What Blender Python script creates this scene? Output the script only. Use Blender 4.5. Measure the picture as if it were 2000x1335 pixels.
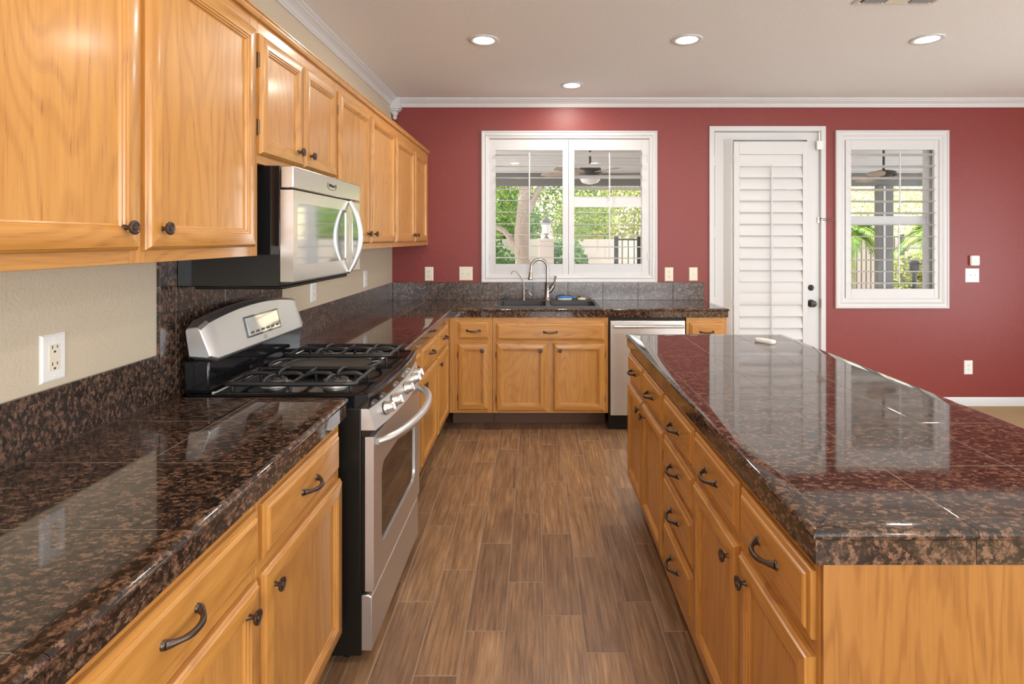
import bpy, math, random
from mathutils import Vector, Matrix
random.seed(7)
R = math.radians
for o in list(bpy.data.objects): bpy.data.objects.remove(o)
S = bpy.context.scene
COL = S.collection
# ------------------------------------------------------------------ camera, world, exposure
F = 1085.0; CH = 1.47; DW = 4.86; HC = 0.933; CEIL = 2.685; WL = -1.245
cam = bpy.data.objects.new('camera', bpy.data.cameras.new('camera')); COL.objects.link(cam)
cam.location = (0, 0, CH); cam.rotation_euler = (R(90), 0, 0)
cam.data.sensor_width = 36; cam.data.lens = F/2000*36
cam.data.shift_x = -44/2000; cam.data.shift_y = -(667.5-465)/2000
cam.data.clip_start = 0.02; cam.data.clip_end = 300
S.camera = cam
w = bpy.data.worlds.new('sky'); S.world = w; w.use_nodes = True
bgn = w.node_tree.nodes['Background']; bgn.inputs[0].default_value = (0.90, 0.95, 1.0, 1); bgn.inputs[1].default_value = 3.2
sun = bpy.data.objects.new('sun', bpy.data.lights.new('sun', 'SUN')); COL.objects.link(sun)
sun.data.energy = 9.0; sun.data.angle = R(1); sun.data.color = (1, .95, .86)
sun.rotation_euler = Vector((0.55, -0.22, -0.80)).to_track_quat('-Z', 'Y').to_euler()
def area(name, loc, direction, sx, sy, power, color):
    l = bpy.data.lights.new(name, 'AREA'); l.shape = 'RECTANGLE'; l.size = sx; l.size_y = sy; l.energy = power; l.color = color
    o = bpy.data.objects.new(name, l); COL.objects.link(o); o.location = loc
    o.rotation_euler = Vector(direction).to_track_quat('-Z', 'Z').to_euler(); return o
RX = 5.3; BY = -4.2      # right wall, wall behind the camera
area('daylight_right_front', (RX+.10, 2.6, 1.35), (-1, 0, .6), 2.0, 2.2, 60, (.92, .96, 1))
area('daylight_right_rear', (RX+.10, -.6, 1.35), (-1, 0, .5), 2.2, 2.2, 130, (.92, .96, 1))
area('daylight_behind', (1.6, BY-.10, 1.35), (0, 1, .45), 3.4, 2.2, 200, (.93, .96, 1))
S.view_settings.view_transform = 'Standard'; S.view_settings.look = 'None'
S.view_settings.gamma = 1; S.view_settings.use_curve_mapping = False; S.view_settings.exposure = -0.06
LAMP_W = 8

# ------------------------------------------------------------------ materials
def new_mat(name):
    m = bpy.data.materials.new(name); m.use_nodes = True
    nt = m.node_tree; b = nt.nodes['Principled BSDF']; return m, nt, b
def N(nt, t, **kw):
    n = nt.nodes.new(t)
    for k, v in kw.items():
        if k in n.inputs: n.inputs[k].default_value = v
        else: setattr(n, k, v)
    return n
def plain(name, col, rough=.5, metal=0, spec=.5, coat=0, bump=None):
    m, nt, b = new_mat(name); b.inputs['Base Color'].default_value = (*col, 1)
    b.inputs['Roughness'].default_value = rough; b.inputs['Metallic'].default_value = metal
    b.inputs['Specular IOR Level'].default_value = spec; b.inputs['Coat Weight'].default_value = coat
    b.inputs['Coat Roughness'].default_value = .08
    g = N(nt, 'ShaderNodeNewGeometry')
    n = N(nt, 'ShaderNodeTexNoise', Scale=bump[0] if bump else 60, Detail=3.0); nt.links.new(g.outputs['Position'], n.inputs['Vector'])
    if bump:
        bp = N(nt, 'ShaderNodeBump', Strength=bump[1], Distance=bump[2]); nt.links.new(n.outputs['Fac'], bp.inputs['Height'])
        nt.links.new(bp.outputs['Normal'], b.inputs['Normal'])
    else:
        mr = N(nt, 'ShaderNodeMapRange'); mr.inputs['To Min'].default_value = max(0, rough-.03); mr.inputs['To Max'].default_value = min(1, rough+.03)
        nt.links.new(n.outputs['Fac'], mr.inputs['Value']); nt.links.new(mr.outputs['Result'], b.inputs['Roughness'])
    return m
def grain_coord(nt, sx, sy, sz):
    a = N(nt, 'ShaderNodeAttribute', attribute_name='grain')
    mp = N(nt, 'ShaderNodeMapping'); mp.inputs['Scale'].default_value = (sx, sy, sz)
    nt.links.new(a.outputs['Vector'], mp.inputs['Vector']); return mp.outputs['Vector']
def ramp(nt, src, stops):
    r = N(nt, 'ShaderNodeValToRGB'); e = r.color_ramp.elements
    while len(e) < len(stops): e.new(.5)
    for i, (p, c) in enumerate(stops): e[i].position = p; e[i].color = (*c, 1)
    nt.links.new(src, r.inputs['Fac']); return r.outputs['Color']
def mixc(nt, fac, a, b, mode='MIX'):
    m = N(nt, 'ShaderNodeMix', data_type='RGBA', blend_type=mode)
    if isinstance(fac, float): m.inputs[0].default_value = fac
    else: nt.links.new(fac, m.inputs[0])
    for i, s in ((6, a), (7, b)):
        if isinstance(s, tuple): m.inputs[i].default_value = (*s, 1)
        else: nt.links.new(s, m.inputs[i])
    return m.outputs[2]
def math_n(nt, op, a, b=None):
    m = N(nt, 'ShaderNodeMath', operation=op)
    for i, s in ((0, a), (1, b)):
        if s is None: continue
        if isinstance(s, (int, float)): m.inputs[i].default_value = s
        else: nt.links.new(s, m.inputs[i])
    return m.outputs[0]
def oak(name, light, mid, dark, figure=.5, co=(5.0, 5.0, .9), rings=120.0):
    m, nt, b = new_mat(name)
    n1 = N(nt, 'ShaderNodeTexNoise', Scale=1.0, Detail=2.0, Roughness=.4); nt.links.new(grain_coord(nt, *co), n1.inputs['Vector'])
    ring = math_n(nt, 'SINE', math_n(nt, 'MULTIPLY', n1.outputs['Fac'], rings))
    ring = math_n(nt, 'MULTIPLY_ADD', ring, .5); nt.nodes[-1].inputs[2].default_value = .5
    n2 = N(nt, 'ShaderNodeTexNoise', Scale=1.0, Detail=4.0, Roughness=.6); nt.links.new(grain_coord(nt, 260, 260, 9), n2.inputs['Vector'])
    n3 = N(nt, 'ShaderNodeTexNoise', Scale=1.0, Detail=3.0); nt.links.new(grain_coord(nt, 45, 45, 1.6), n3.inputs['Vector'])
    base = ramp(nt, n3.outputs['Fac'], [(.3, mid), (.7, light)])
    pores = ramp(nt, n2.outputs['Fac'], [(.34, (1, 1, 1)), (.46, (0, 0, 0))])
    rr = ramp(nt, ring, [(.45, (0, 0, 0)), (1, (1, 1, 1))])
    f1 = math_n(nt, 'MULTIPLY', rr, figure)
    f2 = math_n(nt, 'MULTIPLY', pores, .80)
    f = math_n(nt, 'MAXIMUM', f1, math_n(nt, 'MULTIPLY', f2, math_n(nt, 'ADD', math_n(nt, 'MULTIPLY', rr, .8), .35)))
    c = mixc(nt, f, base, dark); nt.links.new(c, b.inputs['Base Color'])
    b.inputs['Roughness'].default_value = .33; b.inputs['Coat Weight'].default_value = .35; b.inputs['Coat Roughness'].default_value = .16
    bp = N(nt, 'ShaderNodeBump', Strength=.12, Distance=.001); nt.links.new(n2.outputs['Fac'], bp.inputs['Height']); nt.links.new(bp.outputs['Normal'], b.inputs['Normal'])
    return m
M = {}
M['oak'] = oak('honey_oak', (.585, .285, .068), (.50, .222, .046), (.30, .112, .022), .26)
M['oak_pale'] = M['oak']
M['oak_panel'] = oak('oak_veneer', (.41, .185, .042), (.36, .15, .030), (.235, .084, .015), .46, (20.0, 20.0, 2.2), 40.0)
def granite(name='polished_brown_granite', rough=.06):
    m, nt, b = new_mat(name)
    nz = N(nt, 'ShaderNodeTexNoise', Scale=1.0, Detail=5.0, Roughness=.7); nt.links.new(grain_coord(nt, 120, 120, 120), nz.inputs['Vector'])
    ad = N(nt, 'ShaderNodeVectorMath', operation='MULTIPLY_ADD'); nt.links.new(nz.outputs['Color'], ad.inputs[0]); ad.inputs[1].default_value = (2.6, 2.6, 2.6)
    nt.links.new(grain_coord(nt, 85, 140, 85), ad.inputs[2])
    vo = N(nt, 'ShaderNodeTexVoronoi', Scale=1.0); nt.links.new(ad.outputs[0], vo.inputs['Vector'])
    sp = N(nt, 'ShaderNodeSeparateColor'); nt.links.new(vo.outputs['Color'], sp.inputs[0])
    n3 = N(nt, 'ShaderNodeTexNoise', Scale=1.0, Detail=4.0, Roughness=.7); nt.links.new(grain_coord(nt, 190, 260, 190), n3.inputs['Vector'])
    q = math_n(nt, 'ADD', math_n(nt, 'MULTIPLY', sp.outputs[0], .48), math_n(nt, 'MULTIPLY', n3.outputs['Fac'], .76))
    q = math_n(nt, 'SUBTRACT', q, math_n(nt, 'MULTIPLY', vo.outputs['Distance'], .16))
    c = ramp(nt, q, [(.36, (.012, .009, .008)), (.52, (.036, .023, .017)), (.64, (.092, .050, .032)), (.80, (.215, .120, .076))])
    nt.links.new(c, b.inputs['Base Color']); b.inputs['Roughness'].default_value = rough; b.inputs['Specular IOR Level'].default_value = .8; b.inputs['Coat Weight'].default_value = .15; b.inputs['Coat Roughness'].default_value = rough*.7
    return m
M['granite'] = granite(); M['granite_wall'] = granite('satin_brown_granite', .26)
M['grout'] = plain('stone_grout', (.24, .18, .14), .8)
M['floor_grout'] = plain('floor_grout', (.38, .28, .21), .85)
def plank():
    m, nt, b = new_mat('wood_look_tile')
    t = N(nt, 'ShaderNodeAttribute', attribute_name='tone')
    n1 = N(nt, 'ShaderNodeTexNoise', Scale=1.0, Detail=5.0, Roughness=.65); nt.links.new(grain_coord(nt, 90, 90, 4.5), n1.inputs['Vector'])
    n2 = N(nt, 'ShaderNodeTexNoise', Scale=1.0, Detail=3.0, Distortion=.6); nt.links.new(grain_coord(nt, 12, 12, 3.2), n2.inputs['Vector'])
    a = ramp(nt, n1.outputs['Fac'], [(.3, (.165, .092, .050)), (.52, (.30, .182, .104)), (.75, (.45, .300, .185))])
    c2 = ramp(nt, n2.outputs['Fac'], [(.3, (.72, .68, .66)), (.7, (1.18, 1.12, 1.02))])
    c = mixc(nt, 1.0, a, c2, 'MULTIPLY')
    c3 = ramp(nt, t.outputs['Fac'], [(0, (.86, .84, .86)), (1, (1.16, 1.15, 1.10))])
    c = mixc(nt, 1.0, c, c3, 'MULTIPLY'); nt.links.new(c, b.inputs['Base Color'])
    b.inputs['Roughness'].default_value = .36; b.inputs['Specular IOR Level'].default_value = .5
    bp = N(nt, 'ShaderNodeBump', Strength=.15, Distance=.001); nt.links.new(n1.outputs['Fac'], bp.inputs['Height']); nt.links.new(bp.outputs['Normal'], b.inputs['Normal'])
    return m
M['plank'] = plank()
M['red'] = plain('red_wall_paint', (.235, .036, .031), .42, bump=(95, .35, .004))
M['beige'] = plain('beige_wall_paint', (.60, .51, .38), .6, bump=(110, .45, .004))
M['ceiling'] = plain('ceiling_paint', (.83, .83, .825), .85, bump=(90, .5, .005))
M['white'] = plain('white_trim_paint', (.66, .66, .665), .35)
M['white_plastic'] = plain('white_plastic', (.85, .84, .81), .35)
M['cream'] = plain('cream_plastic', (.78, .72, .58), .35)
M['slot'] = plain('dark_slot', (.03, .025, .02), .6)
def steel():
    m, nt, b = new_mat('brushed_steel')
    b.inputs['Metallic'].default_value = 1; b.inputs['Base Color'].default_value = (.76, .765, .76, 1)
    n = N(nt, 'ShaderNodeTexNoise', Scale=1.0, Detail=3.0); nt.links.new(grain_coord(nt, 300, 300, 5), n.inputs['Vector'])
    mr = N(nt, 'ShaderNodeMapRange'); mr.inputs['To Min'].default_value = .34; mr.inputs['To Max'].default_value = .46
    nt.links.new(n.outputs['Fac'], mr.inputs['Value']); nt.links.new(mr.outputs['Result'], b.inputs['Roughness'])
    return m
M['steel'] = steel()
M['steel_glossy'] = plain('polished_steel', (.70, .68, .65), .26, 1)
M['nickel'] = plain('brushed_nickel', (.42, .39, .36), .25, 1)
M['bronze'] = plain('antique_bronze', (.115, .085, .07), .32, .85)
M['brass'] = plain('aged_brass', (.20, .13, .06), .4, .9)
M['black'] = plain('black_enamel', (.008, .008, .009), .10, 0, .6)
M['black_matte'] = plain('black_plastic', (.010, .008, .006), .38, 0, .3)
M['iron'] = plain('cast_iron', (.020, .020, .021), .38, .0, .6)
M['griddle'] = plain('griddle_coating', (.06, .052, .046), .42)
M['cap'] = plain('burner_cap', (.10, .09, .085), .45)
M['sink'] = plain('dark_composite', (.045, .042, .043), .38, bump=(400, .2, .001))
M['blue'] = plain('blue_plastic', (.03, .16, .42), .4)
M['glass_dark'] = plain('dark_glass', (.02, .017, .014), .04, 0, .8)
M['mirror_glass'] = plain('microwave_glass', (.50, .52, .52), .06, .95)
M['carpet'] = plain('beige_carpet', (.52, .37, .20), .95, bump=(300, .8, .01))
M['toe'] = plain('toe_kick_board', (.13, .065, .035), .5)
M['rail'] = plain('dark_rail', (.06, .055, .05), .5)
M['post'] = plain('grey_green_post', (.17, .165, .15), .5)
M['patio_wood'] = plain('patio_cover_paint', (.80, .73, .64), .7)
M['concrete'] = plain('patio_concrete', (.62, .55, .48), .85, bump=(40, .3, .01))
M['stone_wall'] = plain('pale_block_wall', (.68, .58, .50), .9, bump=(30, .5, .02))
M['dry_soil'] = plain('dry_hillside_soil', (.50, .40, .27), .95, bump=(6, .6, .08))
M['bark'] = plain('pale_bark', (.42, .34, .28), .9, bump=(18, 1.0, .05))
M['roof'] = plain('red_roof', (.50, .26, .18), .8)
def leafm(name, a, b_):
    m, nt, b = new_mat(name)
    g = N(nt, 'ShaderNodeNewGeometry')
    n = N(nt, 'ShaderNodeTexNoise', Scale=3.0, Detail=5.0); nt.links.new(g.outputs['Position'], n.inputs['Vector'])
    nt.links.new(ramp(nt, n.outputs['Fac'], [(.35, a), (.65, b_)]), b.inputs['Base Color']); b.inputs['Roughness'].default_value = .6
    return m
M['leaf'] = leafm('green_leaves', (.10, .22, .03), (.30, .42, .07))
M['leaf_dark'] = leafm('dense_leaves', (.05, .15, .03), (.20, .33, .08))
M['leaf_yellow'] = leafm('yellow_leaves', (.26, .33, .06), (.46, .46, .13))
def glassm():
    m = bpy.data.materials.new('window_glass'); m.use_nodes = True; nt = m.node_tree; nt.nodes.clear()
    o = N(nt, 'ShaderNodeOutputMaterial'); t = N(nt, 'ShaderNodeBsdfTransparent'); g = N(nt, 'ShaderNodeBsdfGlossy', Roughness=.02)
    fr = N(nt, 'ShaderNodeFresnel', IOR=1.45); mx = N(nt, 'ShaderNodeMixShader')
    sc_ = math_n(nt, 'MULTIPLY', fr.outputs[0], .18); nt.links.new(sc_, mx.inputs[0]); nt.links.new(t.outputs[0], mx.inputs[1]); nt.links.new(g.outputs[0], mx.inputs[2]); nt.links.new(mx.outputs[0], o.inputs[0])
    return m
M['glass'] = glassm()
def emit(name, c, s):
    m = bpy.data.materials.new(name); m.use_nodes = True; nt = m.node_tree; nt.nodes.clear()
    o = N(nt, 'ShaderNodeOutputMaterial'); e = N(nt, 'ShaderNodeEmission', Strength=s); e.inputs[0].default_value = (*c, 1); nt.links.new(e.outputs[0], o.inputs[0]); return m
M['lamp'] = emit('lamp_lens', (1, .95, .88), 26)

# ------------------------------------------------------------------ mesh builder
class MB:
    def __init__(s): s.v = []; s.f = []; s.g = []; s.m = []; s.t = []
    def add(s, vs, fs, axis='z', mat=0, tone=0.5, off=None):
        b = len(s.v)
        if off is None: off = (random.uniform(-9, 9), random.uniform(-9, 9), random.uniform(-9, 9))
        for p in vs:
            x, y, z = p; q = {'z': (x, y, z), 'x': (z, y, x), 'y': (x, z, y)}[axis]
            s.v.append((x, y, z)); s.g.append((q[0]+off[0], q[1]+off[1], q[2]+off[2])); s.t.append(tone)
        for f in fs: s.f.append([b+i for i in f]); s.m.append(mat)
    def box(s, x0, x1, y0, y1, z0, z1, axis='z', mat=0, tone=.5):
        if x0 > x1: x0, x1 = x1, x0
        if y0 > y1: y0, y1 = y1, y0
        if z0 > z1: z0, z1 = z1, z0
        vs = [(x, y, z) for z in (z0, z1) for y in (y0, y1) for x in (x0, x1)]
        s.add(vs, [(0, 2, 3, 1), (4, 5, 7, 6), (0, 1, 5, 4), (2, 6, 7, 3), (0, 4, 6, 2), (1, 3, 7, 5)], axis, mat, tone)
    def tilebox(s, x0, x1, y0, y1, z0, z1, face='z+', ch=.0012, axis='z', mat=0, tone=.5):
        # box with a chamfered upper face (z+), or any face by swapping axes
        def mp(a, b, c): # c along face direction
            return {'z+': (a, b, c), 'x+': (c, a, b), 'y-': (a, -c, b), 'x-': (-c, a, b)}[face]
        if face == 'z+': A = (x0, x1, y0, y1, z0, z1)
        if face == 'x+': A = (y0, y1, z0, z1, x0, x1)
        if face == 'y-': A = (x0, x1, z0, z1, -y1, -y0)
        if face == 'x-': A = (y0, y1, z0, z1, -x1, -x0)
        a0, a1, b0, b1, c0, c1 = A
        vs = [mp(a, b, c0) for b in (b0, b1) for a in (a0, a1)]
        vs += [mp(a, b, c1-ch) for b in (b0, b1) for a in (a0, a1)]
        vs += [mp(a, b, c1) for b in (b0+ch, b1-ch) for a in (a0+ch, a1-ch)]
        fs = [(0, 2, 3, 1), (8, 9, 11, 10)]
        for k in (0, 4):
            fs += [(k, k+1, k+5, k+4), (k+2, k+6, k+7, k+3), (k, k+4, k+6, k+2), (k+1, k+3, k+7, k+5)]
        if face in ('y-',): fs = [tuple(reversed(f)) for f in fs]
        if face == 'x-': fs = [tuple(reversed(f)) for f in fs]
        s.add(vs, fs, axis, mat, tone)
    def prism(s, prof, fn, a0, a1, axis='z', mat=0, caps=True):
        # prof: closed list of 2D points, fn(p, a) -> 3D
        n = len(prof); A0 = a0 if callable(a0) else (lambda p: a0); A1 = a1 if callable(a1) else (lambda p: a1); vs = [fn(p, A0(p)) for p in prof]+[fn(p, A1(p)) for p in prof]
        fs = [(i, (i+1) % n, n+(i+1) % n, n+i) for i in range(n)]
        if caps: fs += [tuple(reversed(range(n))), tuple(range(n, 2*n))]
        s.add(vs, fs, axis, mat)
    def lathe(s, prof, c, d=(0, 0, 1), n=20, mat=0, axis='z', sx=1, sy=1):
        d = Vector(d).normalized(); a = d.orthogonal().normalized(); b = d.cross(a)
        if abs(d.z) > .99: a = Vector((1, 0, 0)); b = d.cross(a)
        vs = []; fs = []; c = Vector(c)
        for r, h in prof:
            for k in range(n):
                t = 2*math.pi*k/n; vs.append(tuple(c+d*h+a*(r*sx*math.cos(t))+b*(r*sy*math.sin(t))))
        for i in range(len(prof)-1):
            for k in range(n): fs.append((i*n+k, i*n+(k+1) % n, (i+1)*n+(k+1) % n, (i+1)*n+k))
        fs.append(tuple(reversed(range(n)))); fs.append(tuple(range((len(prof)-1)*n, len(prof)*n)))
        s.add(vs, fs, axis, mat)
    def tube(s, pts, r, n=10, mat=0, axis='z', flat=1.0):
        pts = [Vector(p) for p in pts]; m = len(pts)
        rs = r if isinstance(r, (list, tuple)) else [r]*m
        vs = []; fs = []; up = None
        for i, p in enumerate(pts):
            t = (pts[min(i+1, m-1)]-pts[max(i-1, 0)]).normalized()
            if up is None: up = t.orthogonal().normalized() if abs(t.z) > .9 else Vector((0, 0, 1))
            a = (up-t*up.dot(t)).normalized(); up = a; b = t.cross(a)
            for k in range(n):
                q = 2*math.pi*k/n; vs.append(tuple(p+a*(rs[i]*flat*math.cos(q))+b*(rs[i]*math.sin(q))))
        for i in range(m-1):
            for k in range(n): fs.append((i*n+k, i*n+(k+1) % n, (i+1)*n+(k+1) % n, (i+1)*n+k))
        fs.append(tuple(reversed(range(n)))); fs.append(tuple(range((m-1)*n, m*n)))
        s.add(vs, fs, axis, mat)
    def framed(s, u0, u1, v0, v1, prof, fn, centre=True, caxis='z', haxis='x', vaxis='z', mat=0):
        # prof: list of (inset, height) swept round the rectangle with mitred corners; fn(u, v, n) -> 3D
        def ring(d): return [(u0+d, v0+d), (u1-d, v0+d), (u1-d, v1-d), (u0+d, v1-d)]
        for k in range(4):
            vs = []; fs = []
            for d, h in prof:
                rg = ring(d); a = rg[k]; b = rg[(k+1) % 4]; vs += [fn(a[0], a[1], h), fn(b[0], b[1], h)]
            for i in range(len(prof)-1): fs.append((2*i, 2*i+1, 2*i+3, 2*i+2))
            s.add(vs, fs, haxis if k in (0, 2) else vaxis, mat)
        if centre:
            d, h = prof[-1]; s.add([fn(*p, h) for p in ring(d)], [(0, 1, 2, 3)], caxis, mat)
        d, h = prof[0]; s.add([fn(*p, h) for p in ring(d)], [(3, 2, 1, 0)], caxis, mat)
    def build(s, name, mats, parent=None, loc=None, bevel=0, seg=2, ang=38, sub=0):
        me = bpy.data.meshes.new(name); me.from_pydata(s.v, [], s.f)
        if not isinstance(mats, (list, tuple)): mats = [mats]
        for m in mats: me.materials.append(m)
        a = me.attributes.new('grain', 'FLOAT_VECTOR', 'POINT'); a.data.foreach_set('vector', [c for g in s.g for c in g])
        a = me.attributes.new('tone', 'FLOAT', 'POINT'); a.data.foreach_set('value', s.t)
        me.polygons.foreach_set('material_index', s.m); me.polygons.foreach_set('use_smooth', [True]*len(s.f))
        me.update(); me.set_sharp_from_angle(angle=R(ang))
        o = bpy.data.objects.new(name, me); COL.objects.link(o)
        if parent: o.parent = parent
        if loc: o.location = loc
        if bevel:
            b = o.modifiers.new('bevel', 'BEVEL'); b.width = bevel; b.segments = seg; b.limit_method = 'ANGLE'; b.angle_limit = R(40)
        if sub: b = o.modifiers.new('sub', 'SUBSURF'); b.levels = sub; b.render_levels = sub
        return o
def thing(name, label, cat, loc=(0, 0, 0), rz=0, group=None, kind=None):
    o = bpy.data.objects.new(name, None); COL.objects.link(o); o.location = loc; o.rotation_euler = (0, 0, rz)
    o.empty_display_size = .05
    return tag(o, label, cat, group, kind)
def tag(o, label=None, cat=None, group=None, kind=None):
    if label: o['label'] = label
    if cat: o['category'] = cat
    if group: o['group'] = group
    if kind: o['kind'] = kind
    return o
def struct(o, label=None): o['kind'] = 'structure'; 
def lab(o, t): o['label'] = t; return o

# ------------------------------------------------------------------ shell
TH = .14
def wall_with_holes(name, mat, fn, u0, u1, v0, v1, holes, th, mats=None):
    # rectangle u0..u1 x v0..v1 with rectangular holes, built as a grid of blocks without inner faces (solid slab)
    us = sorted({u0, u1, *[h[0] for h in holes], *[h[1] for h in holes]}); vs_ = sorted({v0, v1, *[h[2] for h in holes], *[h[3] for h in holes]})
    def solid(i, j):
        if not (0 <= i < len(us)-1 and 0 <= j < len(vs_)-1): return False
        cu = (us[i]+us[i+1])/2; cv = (vs_[j]+vs_[j+1])/2
        return not any(h[0] < cu < h[1] and h[2] < cv < h[3] for h in holes)
    mb = MB(); off = (0, 0, 0)
    for i in range(len(us)-1):
        for j in range(len(vs_)-1):
            if not solid(i, j): continue
            a, b, c, d = us[i], us[i+1], vs_[j], vs_[j+1]
            P = [fn(a, c, 0), fn(b, c, 0), fn(b, d, 0), fn(a, d, 0), fn(a, c, th), fn(b, c, th), fn(b, d, th), fn(a, d, th)]
            fs = [(0, 1, 2, 3), (7, 6, 5, 4)]
            if not solid(i, j-1): fs.append((0, 4, 5, 1))
            if not solid(i, j+1): fs.append((3, 2, 6, 7))
            if not solid(i-1, j): fs.append((0, 3, 7, 4))
            if not solid(i+1, j): fs.append((1, 5, 6, 2))
            mb.add(P, fs, off=off)
    o = mb.build(name, mat); struct(o); return o
def PX(px): return (px-1044)/F*DW
def PZ(py): return CH-(py-465)/F*DW
# back wall holes (window 1, door, window 2)
W1 = (PX(955), PX(1268), PZ(537), PZ(272))
W2 = (PX(1649), PX(1834), PZ(584), PZ(272))
DR = (PX(1394), PX(1602), -.001, PZ(256))
wall_with_holes('wall_back', M['red'], lambda u, v, n: (u, DW+n, v), WL-.14, RX+.14, 0, CEIL, [W1, W2, (DR[0], DR[1], 0, DR[3])], TH)
wall_with_holes('wall_left', M['beige'], lambda u, v, n: (WL-n, u, v), BY, DW, 0, CEIL, [], TH)
RW = [(1.6, 3.6, .25, 2.4), (-1.7, .5, .25, 2.4)]
wall_with_holes('wall_right', M['beige'], lambda u, v, n: (RX+n, u, v), BY, DW, 0, CEIL, RW, TH)
BW = [(-.1, 3.3, .25, 2.4)]
wall_with_holes('wall_front', M['beige'], lambda u, v, n: (u, BY-n, v), WL-.14, RX+.14, 0, CEIL, BW, TH)
mb = MB(); mb.box(WL-.14, RX+.14, BY-.14, DW+.14, CEIL, CEIL+.12); struct(mb.build('ceiling', M['ceiling']))
# floor: wood-look plank tiles set in grout
mb = MB(); XC = 1.75
mb.box(WL-.14, XC, BY-.14, DW+.14, -.10, -.0012, mat=1)
P = .1474; L = .596; offs = {0: 2.168, -1: 2.377, 1: 1.973, -2: 2.082, -3: 1.868, 2: 2.25, 3: 2.079, -4: 2.25, -5: 2.38, 4: 1.93, -6: 2.05}
g = .0019
for k in range(-10, 13):
    x0 = .036+P*k; x1 = x0+P
    if x0 > XC or x1 < WL: continue
    o0 = offs.get(k, 2+random.random()*.59)
    j = math.floor((BY-o0)/L)
    while o0+j*L < DW:
        y0, y1 = o0+j*L, o0+(j+1)*L
        mb.tilebox(max(x0, WL)+g, min(x1, XC)-g, max(y0, BY)+g, min(y1, DW)-g, -.01, 0, 'z+', .0012, axis='y', tone=random.random())
        j += 1
struct(mb.build('floor', [M['plank'], M['floor_grout']], ang=20))
mb = MB(); mb.box(XC, RX+.14, BY-.14, DW+.14, -.10, .006); struct(mb.build('floor_carpet', M['carpet']))
# crown moulding
CP = [(0, -.072), (.008, -.072), (.012, -.062), (.016, -.058), (.020, -.046), (.032, -.032), (.046, -.024), (.050, -.016), (.058, -.012), (.060, 0), (0, 0)]
mb = MB(); mb.prism([(p[0], CEIL+p[1]) for p in CP], lambda p, a: (a, DW-p[0], p[1]), WL, RX, 'x'); struct(mb.build('trim_1', M['white'], ang=20))
mb = MB(); mb.prism([(p[0], CEIL+p[1]) for p in CP], lambda p, a: (WL+p[0], a, p[1]), DW, BY, 'y'); struct(mb.build('trim_2', M['white'], ang=20))
mb = MB()   # corner block with a turned drop
mb.box(WL, WL+.085, DW-.085, DW, CEIL-.10, CEIL-.001)
mb.box(WL, WL+.075, DW-.075, DW, CEIL-.115, CEIL-.10)
mb.box(WL, WL+.055, DW-.055, DW, CEIL-.13, CEIL-.115)
mb.lathe([(.006, -.185), (.018, -.175), (.022, -.165), (.014, -.155), (.024, -.142), (.03, -.13)], (WL+.03, DW-.03, CEIL), n=14)
struct(mb.build('trim_3', M['white'], bevel=.003))
mb = MB(); mb.prism([(0, 0), (.012, 0), (.012, .07), (.006, .082), (0, .082)], lambda p, a: (a, DW-p[0], p[1]), DR[1]+.05, RX, 'x'); struct(mb.build('baseboard_back', M['white']))
mb = MB(); mb.prism([(0, 0), (.012, 0), (.012, .07), (.006, .082), (0, .082)], lambda p, a: (RX-p[0], a, p[1]), BY, DW, 'y'); struct(mb.build('baseboard_right', M['white']))

# ------------------------------------------------------------------ windows, shutters, door
CASE = [(0, 0), (0, .020), (.006, .024), (.012, .024), (.016, .018), (.030, .016), (.040, .020), (.048, .014), (.062, .012), (.066, .006), (.070, -.03)]
def BK(u, v, n): return (u, DW-n, v)
def window(name, hole, outer, sash):
    t = bpy.data.objects.new(name, None); COL.objects.link(t); struct(t); t.location = ((hole[0]+hole[1])/2, DW, hole[2])
    inv = lambda p: (p[0]-t.location.x, p[1]-t.location.y, p[2]-t.location.z)
    mb = MB(); w_ = hole[0]-outer[0]
    prof = [(d*(w_+.0052)/.070, max(h, -.0006)) for d, h in CASE]
    mb.framed(outer[0], outer[1], outer[2], outer[3], prof, lambda u, v, n: inv(BK(u, v, n)), centre=False)
    # drop the big back face closing the casing
    mb.f.pop(); mb.m.pop()
    mb.build('window_casing', M['white'], t, ang=20)
    mb = MB(); x0, x1, z0, z1 = hole; yo = DW+.075; yi = DW+.14
    def bx(a, b, c, d, y0=yo, y1=yi): mb.box(*[q for q in (a-t.location.x, b-t.location.x, y0-t.location.y, y1-t.location.y, c-t.location.z, d-t.location.z)])
    fw = .05
    bx(x0, x0+fw, z0, z1); bx(x1-fw, x1, z0, z1); bx(x0+fw, x1-fw, z0, z0+fw); bx(x0+fw, x1-fw, z1-fw, z1)
    for s_ in sash: bx(*s_, yo+.01, yi-.01)
    for q in ((x0+.0005, x0+.005, z0+.0005, z1-.0005), (x1-.005, x1-.0005, z0+.0005, z1-.0005), (x0+.005, x1-.005, z0+.0005, z0+.005), (x0+.005, x1-.005, z1-.005, z1-.0005)): bx(*q, DW+.0005, yo-.001)
    mb.build('window_frame', M['white'], t, bevel=.003)
    mb = MB(); bx(x0+.02, x1-.02, z0+.02, z1-.02, yo+.03, yo+.036); mb.build('window_glass', M['glass'], t)
    return t
o1 = (PX(940.5), PX(1283), PZ(551), PZ(256))
xm = (W1[0]+W1[1])/2
window('window_1', W1, o1, [(xm-.02, xm+.02, W1[2]+.05, W1[3]-.05)])
o2 = (PX(1630.5), PX(1851), PZ(601.5), PZ(255))
window('window_2', W2, o2, [(W2[0]+.05, W2[1]-.05, PZ(437.5), PZ(421))])

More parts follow.
